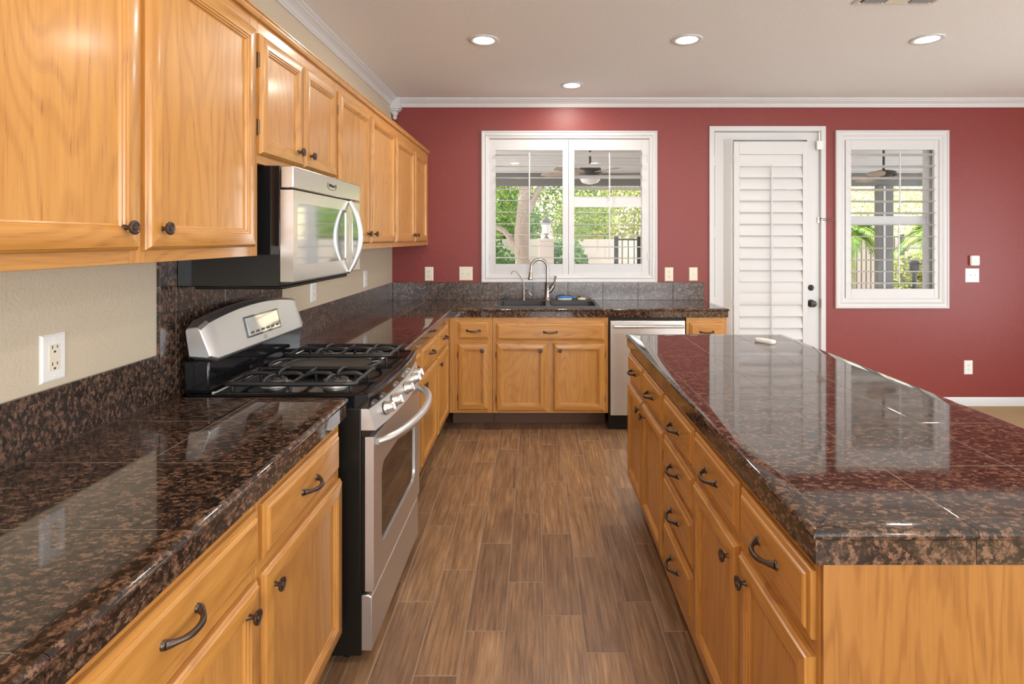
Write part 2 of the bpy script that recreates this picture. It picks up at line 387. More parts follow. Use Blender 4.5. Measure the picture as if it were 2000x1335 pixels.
def louver_mb(u0, u1, wdt=.098, th=.009):
    pr = [(wdt/2*math.cos(t), th/2*math.sin(t)) for t in [2*math.pi*k/12 for k in range(12)]]
    mb = MB(); mb.prism(pr, lambda p, a: (a, p[0], p[1]), u0, u1, 'x'); return mb
def shutter(label, x0, x1, z0, z1, ox0, ox1, oz0, oz1, zs, angs, y, rods, hinges, name='window_shutter', cat='shutter', th=.028, extra=None, wdt=.098):
    """panel frame x0..x1 z0..z1, opening ox, oz, louvers at heights zs with tilt angs; y = mid plane; rods (x, za, zb)"""
    t = thing(name, label, cat, ((x0+x1)/2, y, z0)); lx = t.location.x; lz = z0
    mb = MB()
    mb.box(x0-lx, ox0-lx, -th/2, th/2, 0, z1-lz); mb.box(ox1-lx, x1-lx, -th/2, th/2, 0, z1-lz)
    mb.box(ox0-lx, ox1-lx, -th/2, th/2, 0, oz0-lz, 'x'); mb.box(ox0-lx, ox1-lx, -th/2, th/2, oz1-lz, z1-lz, 'x')
    if extra: mb.box(ox0-lx, ox1-lx, -th/2, th/2, extra[0]-lz, extra[1]-lz, 'x')
    mb.build('shutter_frame', M['white'], t, bevel=.002)
    for z, a in zip(zs, angs):
        o = louver_mb(ox0-lx+.002, ox1-lx-.002, wdt).build('louver', M['white'], t); o.location = (0, 0, z-lz); o.rotation_euler = (R(a), 0, 0)
    for (rx, za, zb, ry) in rods:
        mb = MB(); mb.box(rx-lx-.006, rx-lx+.006, ry, ry+.009, za-lz, zb-lz); mb.build('tilt_rod', M['white'], t, bevel=.003)
    for (hx, hz) in hinges:
        mb = MB(); mb.lathe([(.004, 0), (.004, .065)], (hx-lx, -th/2-.003, hz-lz-.03), n=8); mb.box(hx-lx-.010, hx-lx+.010, -th/2-.002, -th/2, hz-lz-.03, hz-lz+.035)
        mb.build('hinge', M['white'], t)
    return t
YS = DW+.012
hz = lambda y: CH-(y-465)/F*YS
sx = lambda p: (p-1044)/F*YS
lys = [302.4, 325, 347.4, 369.6, 391.5, 414, 436.8, 458.4, 480.5, 503]
zl = [hz(y) for y in lys]
shutter('open white louvered shutter in left half of sink window, faucet in front', sx(956), sx(1110), hz(536), hz(273), sx(968), sx(1098.5), hz(515), hz(293.5), zl, [2]*10, YS,
        [(sx(1034), hz(507), hz(300), -.062)], [(sx(957.5), hz(310)), (sx(957.5), hz(500))])
lys2 = [301, 323.5, 345.5, 368, 393.8, 415.5, 438, 460, 482, 504]
shutter('white louvered shutter in right half of sink window with one slat flipped shut', sx(1110.6), sx(1266.5), hz(536), hz(273), sx(1121.5), sx(1253), hz(515), hz(293.5), [hz(y) for y in lys2],
        [-12, -12, -12, -12, 84, 2, 2, 2, 2, 2], YS, [(sx(1188.7), hz(393), hz(300), -.062), (sx(1188.7), hz(507), hz(405), -.062)], [(sx(1265), hz(310)), (sx(1265), hz(500))])
zr = [302.4+22.75*i for i in range(12)]
shutter('open white louvered shutter of the narrower window right of the door', sx(1650), sx(1833), hz(583), hz(273.5), sx(1661), sx(1822.5), hz(563.5), hz(292.7), [hz(y) for y in zr],
        [-6]*6+[2]*6, YS, [(sx(1749.4), hz(416), hz(298), -.062), (sx(1747.5), hz(553), hz(437), -.062)], [(sx(1832), hz(310)), (sx(1832), hz(550))])
# door
dr = bpy.data.objects.new('door_1', None); COL.objects.link(dr); struct(dr); dr.location = ((DR[0]+DR[1])/2, DW, 0)
def ld(mbx, name, mat, **k): # world-built mesh parented to door
    mbx.v = [(x-dr.location.x, y-dr.location.y, z) for x, y, z in mbx.v]; return mbx.build(name, mat, dr, **k)
mb = MB()
cw = .042
for (a, b, c, d, ax) in ((DR[0]-cw, DR[0]+.002, 0, DR[3]+cw, 'z'), (DR[1]-.002, DR[1]+cw, 0, DR[3]+cw, 'z'), (DR[0], DR[1], DR[3]-.002, DR[3]+cw, 'x')):
    mb.box(a, b, DW-.018, DW, c, d, ax)
mb.box(DR[0]+.001, DR[0]+.008, DW, DW+.14, 0, DR[3]); mb.box(DR[1]-.008, DR[1]-.001, DW, DW+.14, 0, DR[3]); mb.box(DR[0]+.008, DR[1]-.008, DW, DW+.14, DR[3]-.008, DR[3]-.001)
ld(mb, 'door_casing', M['white'], bevel=.004)
mb = MB(); a_, b_, c_, d_ = DR[0]+.011, DR[1]-.011, .012, DR[3]-.011; ga, gb, gc, gd = a_+.17, b_-.15, .26, d_-.16
for q in ((a_, ga, c_, d_, 'z'), (gb, b_, c_, d_, 'z'), (ga, gb, c_, gc, 'x'), (ga, gb, gd, d_, 'x')): mb.box(q[0], q[1], DW+.004, DW+.046, q[2], q[3], q[4])
ld(mb, 'door_panel', M['white'])
mb = MB(); mb.box(ga-.01, gb+.01, DW+.022, DW+.027, gc-.01, gd+.01); ld(mb, 'door_glass', M['glass'])
for py in (313, 453, 590, 760):
    mb = MB(); z = PZ(py); mb.lathe([(.006, 0), (.006, .09)], (DR[0]+.008, DW-.002, z-.045), n=8); mb.box(DR[0]+.008, DR[0]+.03, DW+.001, DW+.004, z-.045, z+.045); ld(mb, 'hinge', M['white'])
kx = PX(1584)
for z, r, nm in ((PZ(561.5), .026, 'deadbolt'), (PZ(592), .030, 'door_knob')):
    mb = MB(); pr = [(r+.004, 0), (r+.004, .006), (.012, .010), (.012, .03), (r*.8, .036), (r, .046), (r*.85, .058), (.004, .062)] if nm == 'door_knob' else [(r, 0), (r, .008), (r*.8, .014), (.004, .016)]
    mb.lathe(pr, (kx, DW+.004, z), (0, -1, 0), n=20)
    if nm == 'deadbolt': mb.box(kx-.004, kx+.004, DW-.026, DW-.010, z-.016, z+.016)
    ld(mb, nm, M['iron'])
mb = MB(); mb.box(PX(1601)-.006, PX(1601)+.004, DW-.021, DW-.018, PZ(600), PZ(583)); ld(mb, 'strike_plate', M['bronze'])
gx = PX(1600); gz = PZ(429.5)   # swing bar guard
mb = MB(); mb.box(gx-.018, gx+.006, DW-.006, DW+.004, gz-.025, gz+.025); mb.box(gx+.008, gx+.030, DW-.024, DW-.018, gz-.02, gz+.02)
mb.tube([(gx-.004, DW-.010, gz+.012), (gx+.02, DW-.035, gz+.012), (gx+.10, DW-.035, gz+.012), (gx+.112, DW-.035, gz+.008), (gx+.112, DW-.035, gz-.0), (gx+.10, DW-.035, gz-.004), (gx+.02, DW-.035, gz-.004)], .0035, 8)
ld(mb, 'door_guard', M['nickel'])
mb = MB(); mb.box(PX(1592), PX(1604.5), DW-.034, DW-.0185, PZ(293), PZ(276)); mb.box(PX(1596), PX(1599), DW-.03, DW-.0185, PZ(276), PZ(258)); ld(mb, 'door_sensor', M['white_plastic'], bevel=.003)
# shutter on the door
YD = DW-.050; dz = lambda y: CH-(y-465)/F*YD; dx = lambda p: (p-1044)/F*YD
zd0 = .18; louv = []; y = dz(301.5+11.3)
while y > zd0+.15: louv.append(y); y -= .0998
la = [88 if i in (0, 11, 12) else 74 for i in range(len(louv))]
sh = shutter('tall closed white louvered shutter mounted on the patio door', dx(1432), dx(1576), zd0, dz(276.8), dx(1443), dx(1566.5), zd0+.1, dz(301.5), louv, la, YD,
        [(dx(1504.5), zd0+.12, dz(322), -.034)], [(dx(1433), dz(310)), (dx(1433), dz(450)), (dx(1433), dz(590))], wdt=.106)
mb = MB(); sl_, sr_ = dx(1432)-sh.location.x, dx(1576)-sh.location.x; yb_ = DW+.0035-sh.location.y; zt_ = dz(271)-zd0
mb.prism([(sl_-.066, yb_), (sl_-.060, yb_-.010), (sl_-.016, yb_-.050), (sl_-.003, yb_-.054), (sl_-.003, yb_)], lambda p, a: (p[0], p[1], a), -.04, zt_)
mb.box(sr_+.003, sr_+.010, yb_-.050, yb_, -.04, zt_); mb.box(sl_-.003, sr_+.003, yb_-.050, yb_, zt_-.008, zt_, 'x'); mb.box(sl_-.003, sr_+.003, yb_-.050, yb_, -.04, -.003, 'x')
mb.build('mounting_frame', M['white'], sh, ang=20)
# windows of the rest of the room (behind / beside the camera), seen only as reflections
k = 3
for (a, b, c, d) in RW:
    t = bpy.data.objects.new('window_%d' % k, None); COL.objects.link(t); struct(t); t.location = (RX, (a+b)/2, c); k += 1
    mb = MB(); ly = t.location.y
    mb.framed(a-.06-ly, b+.06-ly, -.06, d-c+.06, [(0, 0), (0, .018), (.05, .014), (.06, 0)], lambda u, v, n: (-n, u, v), centre=False); mb.f.pop(); mb.m.pop()
    mb.box(0, .05, -.03, .03, 0, d-c); mb.build('window_frame', M['white'], t)
    mb = MB(); q = .06
    while q < d-c-.03: mb.prism([(.045*math.cos(i*math.pi/4), .005*math.sin(i*math.pi/4)) for i in range(8)], lambda p, s_: (.03+p[0]*.8-p[1]*.5, s_, q+p[1]+p[0]*.5), a-ly, b-ly, 'x'); q += .1
    mb.build('louvers', M['white'], t)
t = bpy.data.objects.new('window_%d' % k, None); COL.objects.link(t); struct(t); t.location = (1.6, BY, .25)
mb = MB(); mb.framed(-1.76, 1.76, -.06, 2.21, [(0, 0), (0, .018), (.05, .014), (.06, 0)], lambda u, v, n: (u, n, v), centre=False); mb.f.pop(); mb.m.pop()
mb.box(-.03, .03, -.05, 0, 0, 2.15); mb.build('window_frame', M['white'], t)

# ------------------------------------------------------------------ ceiling lights and vent
def downlight(x, y, label):
    t = thing('recessed_light', label, 'ceiling light', (x, y, CEIL), group='recessed ceiling downlights')
    mb = MB(); pr = [(.092, 0), (.092, -.004), (.088, -.007), (.066, -.006), (.062, -.001), (.062, .0)]
    n = 32; vs = []; fs = []
    for r, h in pr:
        for q in range(n): a = 2*math.pi*q/n; vs.append((r*math.cos(a), r*math.sin(a), h))
    for i in range(len(pr)-1):
        for q in range(n): fs.append((i*n+q, i*n+(q+1) % n, (i+1)*n+(q+1) % n, (i+1)*n+q))
    mb.add(vs, fs); mb.build('trim_ring', M['white'], t, ang=60)
    mb = MB(); mb.lathe([(.061, -.004), (.055, -.005), (.02, -.006)], (0, 0, 0), n=28); mb.build('lens', M['lamp'], t)
    l = bpy.data.lights.new('lamp_light', 'AREA'); l.shape = 'DISK'; l.size = .11; l.energy = LAMP_W; l.color = (1, .93, .83)
    o = bpy.data.objects.new('lamp_light', l); COL.objects.link(o); o.parent = t; o.location = (0, 0, -.012)
downlight(-.311, 3.406, 'leftmost of the three larger-looking round lights across the ceiling, above the left counter end')
downlight(.933, 3.398, 'lit round ceiling light in the middle of the row of three')
downlight(2.396, 3.389, 'rightmost lit round ceiling light, nearest the ceiling vent')
downlight(.297, 4.41, 'small-looking lit round ceiling light closest to the sink window')
for x, y, l in ((-.311, 1.0, 'round ceiling light above the near left counter, out of view'), (.95, 1.0, 'round ceiling light above the island, out of view'), (2.4, 1.0, 'round ceiling light right of the island, out of view'),
                (-.311, -1.4, 'round ceiling light behind the camera on the left'), (.95, -1.4, 'round ceiling light behind the camera in the middle'), (2.4, -1.4, 'round ceiling light behind the camera on the right')):
    downlight(x, y, l)
t = thing('ceiling_vent', 'white rectangular air vent grille in the ceiling at the top edge', 'vent', (1.85, 2.76, CEIL))
mb = MB(); mb.framed(-.21, .21, -.12, .12, [(0, 0), (.002, .006), (.02, .010), (.026, .004)], lambda u, v, n: (u, -v, -n), centre=False); mb.f.pop(); mb.m.pop(); mb.build('frame', M['white'], t)
mb = MB(); mb.box(-.19, .19, -.10, .10, -.003, -.0005); mb.build('backing', M['slot'], t)
for i in range(9):
    mb = MB(); x = -.17+i*.012; mb.box(x, x+.003, -.095, .095, -.012, -.002); mb.build('slat', M['white'], t)
    mb = MB(); mb.box(.17-i*.012-.003, .17-i*.012, -.095, .095, -.012, -.002); mb.build('slat', M['white'], t)
mb = MB(); mb.box(-.055, .055, -.095, .095, -.010, -.002); mb.build('centre_plate', M['cream'], t)

# ------------------------------------------------------------------ cabinets
DOORP = [(0, 0), (0, .009), (.0025, .013), (.006, .0155), (.008, .0195), (.011, .0205), (.042, .0205), (.0445, .0175), (.0485, .0175), (.051, .0135), (.0545, .0135), (.057, .0085), (.0605, .0075)]
DRAWP = [(0, 0), (0, .008), (.002, .011), (.006, .0125), (.0125, .0135), (.015, .0175), (.019, .0195), (.0205, .0195)]
def LF(u, v, n): return (u, -n, v)
def knob(parent, u, v, y):
    mb = MB(); mb.lathe([(.0075, 0), (.0065, .004), (.0045, .010), (.0055, .016), (.0145, .020), (.0165, .0235), (.0160, .0265), (.0120, .0275), (.0110, .0262), (.0070, .0262), (.0065, .0282), (.001, .0290)], (u, y, v), (0, -1, 0), n=22)
    mb.build('knob', M['bronze'], parent, ang=50)
def pull(parent, u, v, y, w=.096):
    mb = MB(); pts = []; rs = []
    for i in range(17):
        s_ = i/16; e = abs(2*s_-1)
        pts.append((u+(s_-.5)*w, y-.004-.026*(1-e**2.6), v-.004*math.sin(math.pi*s_))); rs.append(.0062+.0022*e**6-.0018*(1-e)*0 - .0014*math.exp(-((e-.68)/.16)**2))
    mb.tube(pts, rs, 10)
    for s_ in (-1, 1): mb.lathe([(.0088, 0), (.0085, .003), (.0065, .006)], (u+s_*w/2, y, v), (0, -1, 0), n=14, sy=1.2)
    mb.build('pull_handle', M['bronze'], parent, ang=60)
def hinge(parent, u, v, y, s_=1):
    mb = MB(); mb.tube([(u, y-.008, v-.022), (u, y-.008, v+.022)], .0042, 8); mb.box(u, u-s_*.016, y-.0035, y+.001, v-.028, v+.028); mb.lathe([(.003, 0), (.002, .004)], (u, y-.008, v+.022), n=8)
    mb.build('hinge', M['brass'], parent)
def cabinet(label, loc, rz, w, dep, z0, z1, fronts, name='base_cabinet', cat='cabinet', toe=0, group=None, side=True, openings=None, panel=None, notop=False, toerec=.2, top=None, back_extra=0):
    """local: x along width 0..w, front at y=0 (faces -y), body to y=dep. fronts: dict list"""
    t = thing(name, label, cat, loc, rz, group)
    mb = MB()
    # carcass sides, bottom, back
    mb.box(0, .018, .019, dep, z0, z1); mb.box(w-.018, w, .019, dep, z0, z1)
    mb.box(.018, w-.018, .019, dep, z0+.001, z0+.019, 'x'); mb.box(.018, w-.018, dep-.008, dep, z0+.019, z1); (None if notop else mb.box(.018, w-.018, .019, dep-.008, z1-.018, z1, 'x'))
    mb.build('carcass', M['oak'], t, bevel=.0008, seg=1)
    # face frame around the fronts
    mb = MB(); us = sorted({0, w, *[f['u0'] for f in fronts], *[f['u1'] for f in fronts]})
    cols = []
    for f in fronts:
        if not any(abs(c[0]-f['u0']) < .02 for c in cols): cols.append((f['u0'], f['u1']))
    cols.sort(); wide = [c for c in cols]
    e = .012
    prev = 0
    merged = []
    for c in cols:
        if merged and c[0] < merged[-1][1]-.03: continue
        merged.append(c)
    for c in merged: mb.box(prev, c[0]+e, 0, .019, z0, z1); prev = c[1]-e
    mb.box(prev, w, 0, .019, z0, z1)
    for c in merged:
        zz = sorted([(f['v0'], f['v1']) for f in fronts if f['u0'] >= c[0]-.02 and f['u1'] <= c[1]+.02], reverse=True)
        a = z1; seen = []
        for v0, v1 in zz:
            if any(abs(v0-s_) < .01 for s_ in seen): continue
            seen.append(v0); mb.box(c[0]+e, c[1]-e, .0006, .0184, v1-e, a, 'x'); a = v0+e
        mb.box(c[0]+e, c[1]-e, .0006, .0184, z0, a, 'x')
        if len(zz) > 1:   # bits hidden inside: nothing
            pass
    # stile between a pair of doors under one wide drawer
    for f in fronts:
        inner = [g_ for g_ in fronts if g_ is not f and g_['u0'] >= f['u0']-.02 and g_['u1'] <= f['u1']+.02 and abs(g_['u1']-g_['u0']) < .7*(f['u1']-f['u0'])]
        inner.sort(key=lambda q: q['u0'])
        if len(inner) == 2: mb.box(inner[0]['u1']-e, inner[1]['u0']+e, 0.0003, .0187, z0+.02, f['v0']+e)
    mb.build('face_frame', M['oak'], t, bevel=.0008, seg=1)
    for f in fronts:
        isd = f['k'] == 'door'
        mb = MB(); cx = f['u0']; cz = f['v0']
        W_, H_ = f['u1']-f['u0'], f['v1']-f['v0']
        mb.framed(0, W_, 0, H_, DOORP if isd else DRAWP, LF, caxis='z' if isd else 'x')
        d = mb.build('door' if isd else 'drawer_front', M['oak'], t, ang=25); d.location = (cx, -.0003, cz)
        hy = -.0075 if isd else -.0195
        if 'kn' in f:
            onframe = f['kn'][0] < .04 or f['kn'][0] > W_-.04
            knob(d, f['kn'][0], f['kn'][1], -.0205 if onframe else -.0135)
        if 'pull' in f: pull(d, f['pull'][0], f['pull'][1], hy)
        for (hu, hv) in f.get('hg', []): hinge(d, hu, hv, 0, 1 if hu > W_/2 else -1)
    if toe:
        mb = MB(); mb.box(0.001, w-.001, toerec, toerec+.015, 0, z0-.001, 'x'); mb.box(.001, .016, toerec+.015, dep, 0, z0-.001); mb.box(w-.016, w-.001, toerec+.015, dep, 0, z0-.001); mb.build('toe_kick', M['toe'], t)
    return t
def door(u0, u1, v0, v1, kn=None, hg=None):
    d = dict(k='door', u0=u0, u1=u1, v0=v0, v1=v1); W_ = u1-u0; H_ = v1-v0
    if kn:
        side_, end = kn; d['kn'] = ((.048 if side_ == 'l' else W_-.048), (.052 if end == 'b' else H_-.052))
    if hg: hu = -.002 if hg == 'l' else W_+.002; d['hg'] = [(hu, .09), (hu, H_-.09)]
    return d
def drawer(u0, u1, v0, v1, hp=True):
    d = dict(k='drawer', u0=u0, u1=u1, v0=v0, v1=v1)
    if hp: d['pull'] = ((u1-u0)/2, (v1-v0)/2)
    return d
ZB, ZT = .138, .866
FX = -.652; DX = FX       # left run face-frame plane
DZ0, DZ1, WZ0, WZ1 = .167, .680, .712, .842
def left_unit(label, y0, y1, fr, dep=None, **k):
    return cabinet(label, (FX, y0, 0), R(90), y1-y0, (dep or -(WL-FX)-.001), ZB, ZT, [dict(f) for f in fr], toe=1, toerec=.08, **k)
left_unit('oak base cabinet nearest the camera along the left wall, mostly out of view', -.10, .679, [drawer(.02, .37, WZ0, WZ1), drawer(.40, .76, WZ0, WZ1), door(.02, .37, DZ0, DZ1, ('r', 't')), door(.40, .76, DZ0, DZ1, ('l', 't'))])
left_unit('oak base cabinet with wide drawer at bottom left corner of the photo', .681, 1.298, [drawer(.02, 1.287-.681, WZ0, WZ1), door(.02, 1.283-.681, DZ0, DZ1, ('r', 't'))])
left_unit('oak base cabinet right before the range, drawer over one door', 1.30, 1.846, [drawer(.013, 1.815-1.30, WZ0, WZ1), door(.006, 1.832-1.30, DZ0, DZ1, ('l', 't'))])
left_unit('oak base cabinet just behind the range, half hidden by it', 2.74, 3.128, [drawer(.02, 3.106-2.74, WZ0, WZ1), door(.02, 3.106-2.74, DZ0, DZ1, ('l', 't'))])
left_unit('oak base cabinet between the range and the corner, one drawer over a door', 3.13, 3.648, [drawer(.023, 3.642-3.13-.008, WZ0, WZ1), door(.015, 3.63-3.13, DZ0, DZ1, ('l', 't'))])
left_unit('oak base cabinet on the left run beside the inner corner', 3.65, 4.236, [drawer(.015, 4.11-3.65, WZ0, WZ1), door(.010, 4.11-3.65, DZ0, DZ1, ('l', 't'))])
# back run, frame plane y=4.24
YF = 4.24
bx_ = lambda p: (p-1044)/F*(YF-.02); bz = lambda p: CH-(p-465)/F*(YF-.02)
def back_unit(label, x0, x1, fr, **k):
    for f in fr: f['u0'] -= x0; f['u1'] -= x0
    return cabinet(label, (x0, YF, 0), 0, x1-x0, DW-YF-.001, ZB, ZT, fr, toe=1, toerec=.19, **k)
x_a = FX+.002; x_b = bx_(961.5)
back_unit('narrow oak base cabinet at the back corner, small drawer above narrow door', x_a, x_b, [drawer(bx_(894.5), bx_(955), bz(662.5), bz(628)), door(bx_(894), bx_(954.5), bz(800.5), bz(670.5), ('r', 't'), 'l')])
fr = [drawer(bx_(969), bx_(1181.5), bz(665), bz(631.5)), door(bx_(969), bx_(1068), bz(803), bz(670.5), ('r', 't'), 'l'), door(bx_(1081), bx_(1181.5), bz(803), bz(670.5), ('l', 't'), 'r')]
fr[0]['pull'] = ((bx_(1075)-bx_(969)), (fr[0]['v1']-fr[0]['v0'])/2)
back_unit('wide oak sink cabinet with false drawer front and two doors under window', x_b+.002, bx_(1188.6), fr, notop=True)
xr0 = bx_(1341); xr1 = bx_(1421)
back_unit('narrow oak base cabinet right of the dishwasher, partly behind the island', xr0+.003, xr1, [drawer(bx_(1348), bx_(1413.5), bz(665), bz(631)), door(bx_(1348), bx_(1413.5), bz(800), bz(671), ('l', 't'))])
# uppers
UFX = -.932
def upper(label, y0, y1, z0, z1, fr):
    for f in fr: f['u0'] -= y0; f['u1'] -= y0
    t = cabinet(label, (UFX, y0, 0), R(90), y1-y0, -(WL-UFX)-.001, z0, z1, fr, name='wall_cabinet')
    mb = MB(); w_ = y1-y0
    mb.prism([(0, z1-.016), (-.010, z1-.016), (-.016, z1-.008), (-.016, z1), (-.020, z1+.004), (-.020, z1+.008), (0, z1+.008)], lambda p, a: (a, p[0]-.0004, p[1]), 0, w_, 'x'); mb.build('top_moulding', M['oak'], t)
    return t
UZ0, UZ1 = 1.411, 2.220; uz0, uz1 = 1.442, 2.162
upper('large oak wall cabinet nearest the camera, at the top left corner of the photo', .66, 1.867, UZ0, UZ1, [door(.70, 1.290, uz0, uz1, ('r', 'b')), door(1.316, 1.829, uz0, uz1, ('l', 'b'))])
upper('short two-door oak wall cabinet above the microwave', 1.869, 2.598, 1.722, UZ1, [door(1.892-.03, 2.203, 1.752, 2.157, ('r', 'b'), 'l'), door(2.217, 2.575, 1.752, 2.157, ('l', 'b'))][:])
upper('tall two-door oak wall cabinet right behind the microwave', 2.60, 3.664, UZ0, UZ1, [door(2.612, 3.098, uz0, uz1, ('r', 'b'), 'l'), door(3.121, 3.652, uz0, uz1, ('l', 'b'))])
upper('farthest two-door oak wall cabinet, touching the red wall', 3.666, 4.857, UZ0, UZ1, [door(3.685, 4.240, uz0, uz1-.02, ('r', 'b'), 'l'), door(4.262, 4.73, uz0, uz1-.02, ('l', 'b'))])
# island
IX = .533; IY1 = 3.095
def isl(label, yfar, ynear, fr, **k):
    for f in fr: # given as (far, near) world y
        a, b = f['u0'], f['u1']; f['u0'] = yfar-a; f['u1'] = yfar-b
        W_ = f['u1']-f['u0']
        if 'pull' in f: f['pull'] = (W_/2, (f['v1']-f['v0'])/2)
        if 'kn' in f: f['kn'] = (f.pop('_s'), f['kn'][1]) if '_s' in f else f['kn']
    return cabinet(label, (IX, yfar, 0), R(-90), yfar-ynear, .60, ZB-.02, ZT+.006, fr, toe=1, toerec=.08, **k)
def idoor(a, b, v0, v1, s_, hg=None):
    d = dict(k='door', u0=a, u1=b, v0=v0, v1=v1); W_ = a-b; d['kn'] = ((.048 if s_ == 'l' else W_-.048), v1-v0-.052)
    if hg: hu = -.002 if hg == 'l' else W_+.002; d['hg'] = [(hu, .09), (hu, v1-v0-.09)]
    return d
isl('farthest island cabinet, two narrow drawers above a pair of doors', IY1, 2.242, [drawer(3.062, 2.672, WZ0, WZ1), drawer(2.655, 2.256, WZ0, WZ1), idoor(3.075, 2.680, DZ0, DZ1, 'r'), idoor(2.668, 2.258, DZ0, DZ1, 'l', 'r')])
isl('island cabinet made of a stack of four drawers', 2.240, 1.814, [drawer(2.232, 1.825, .712, .842), drawer(2.232, 1.828, .556, .684), drawer(2.232, 1.832, .375, .528), drawer(2.232, 1.836, .198, .348)])
isl('island cabinet between the four-drawer stack and the nearest one', 1.812, 1.415, [drawer(1.804, 1.425, WZ0, WZ1), idoor(1.808, 1.427, DZ0, DZ1, 'r')])
t = isl('nearest island cabinet with broad oak end panel facing the camera', 1.413, 1.037, [drawer(1.403, 1.031+.018, WZ0, WZ1), idoor(1.405, 1.049, DZ0, DZ1, 'l')])
mb = MB(); wI = 1.413-1.037
mb.box(wI+.0005, wI+.012, 0, .022, 0.0, ZT+.001)
mb.box(wI+.0005, wI+.009, .023, .775, 0.0, ZT+.001)
mb.build('end_panel', M['oak_panel'], t, bevel=.001)
mb = MB(); mb.box(0, wI, .602, .775, 0, ZT+.006); mb.build('rear_panel', M['oak_panel'], t)
# peg holes in end panel
# ------------------------------------------------------------------ countertops
EDGE = [(-.05, 0), (-.012, 0), (-.006, -.0015), (-.002, -.005), (0, -.010), (-.0015, -.015), (-.006, -.0185), (-.0075, -.0205), (-.0075, -.065), (-.019, -.065), (-.019, -.012), (-.05, -.012)]
def edge_strip(mb, fn, a0, a1, step=.305, start=None, axis='y', m0=0, m1=0):
    # m0 / m1: mitre at the start / end (1 outer corner, -1 inner corner)
    a = a0; cuts = [a0]; s_ = start if start is not None else a0
    while s_ <= a0+.02: s_ += step
    while s_ < a1-.02: cuts.append(s_); s_ += step
    cuts.append(a1)
    for i in range(len(cuts)-1):
        A = (lambda p, c=cuts[i]+.0006, m=(m0 if i == 0 else 0): c-p[0]*m)
        B = (lambda p, c=cuts[i+1]-.0006, m=(m1 if i == len(cuts)-2 else 0): c+p[0]*m)
        mb.prism(EDGE, fn, A, B, axis)
def grid_tiles(mb, xs, ys, z, gap=.0013, th=.012, axis='z'):
    for i in range(len(xs)-1):
        for j in range(len(ys)-1):
            mb.tilebox(xs[i]+gap, xs[i+1]-gap, ys[j]+gap, ys[j+1]-gap, z-th, z, 'z+', .0002, axis=random.choice(['z']))
def cuts(a, b, start, step=.305):
    s_ = start; out = [a]
    while s_ > a: s_ -= step
    while s_ < b-.015:
        if s_ > a+.015: out.append(s_)
        s_ += step
    out.append(b); return out
EX = -.627; ti = .05
# near left
mb = MB(); y0, y1 = -.12, 1.874
grid_tiles(mb, [WL+.013, EX-.305-.0, EX-ti], cuts(y0, y1, 1.635), HC)
mb.box(WL+.002, EX-.03, y0, y1, HC-.065, HC-.0125, mat=1)
mb.box(WL+.002, EX-.052, y0, y1, HC-.0125, HC-.0003, mat=1)
edge_strip(mb, lambda p, a: (EX+p[0], a, HC+p[1]), y0, y1, start=1.635-.305*6)
tag(mb.build('countertop', [M['granite'], M['grout']], ang=30), 'dark brown granite countertop in the left foreground, before the range', 'countertop')
# far left + back run (L shape) with the sink cut out
EY = 4.222; SX0, SX1, SY0, SY1 = -.278, .492, 4.315, 4.745; RXE = 1.482
mb = MB(); y0 = 2.705
grid_tiles(mb, [WL+.013, EX-.305, EX-ti], cuts(y0, EY+ti, 3.01), HC)
mb.box(WL+.002, EX-.03, y0, EY+.03, HC-.065, HC-.0125, mat=1); mb.box(WL+.002, EX-.052, y0, EY+.05, HC-.0125, HC-.0003, mat=1)
edge_strip(mb, lambda p, a: (EX+p[0], a, HC+p[1]), y0, EY, start=y0, m1=-1)
# corner region and back
xs = [WL+.013, EX-.305, EX-ti]+[EX-ti+.001, -.322, SX0]
yb = DW-.022
grid_tiles(mb, [WL+.013, EX-.305, EX, -.322, SX0], [EY+ti, 4.53, yb], HC)
grid_tiles(mb, [SX0, -.02, .28, SX1], [EY+ti, SY0], HC); grid_tiles(mb, [SX0, -.02, .28, SX1], [SY1, yb], HC)
grid_tiles(mb, [SX1, .55], [EY+ti, yb], HC)
grid_tiles(mb, [.55, .854, 1.158, RXE-ti], [EY+ti, 4.575, yb], HC)
for (a, b, c, d) in ((WL+.002, SX0, EY+.03, DW-.002), (SX1, RXE-.03, EY+.03, DW-.002), (SX0, SX1, EY+.03, SY0), (SX0, SX1, SY1, DW-.002)):
    mb.box(a, b, c, d, HC-.065, HC-.0125, mat=1)
for (a, b, c, d) in ((WL+.002, SX0, EY+.05, DW-.002), (SX1, RXE-.05, EY+.05, DW-.002), (SX0, SX1, EY+.05, SY0), (SX0, SX1, SY1, DW-.002)):
    mb.box(a, b, c, d, HC-.0125, HC-.0003, mat=1)
edge_strip(mb, lambda p, a: (a, EY-p[0], HC+p[1]), EX, RXE, start=-.322-.305, axis='x', m0=-1, m1=1)
edge_strip(mb, lambda p, a: (RXE+p[0], a, HC+p[1]), EY, DW-.002, start=EY, axis='y', m0=1)
tag(mb.build('countertop', [M['granite'], M['grout']], ang=30), 'L-shaped dark granite countertop along back wall holding the sink', 'countertop')
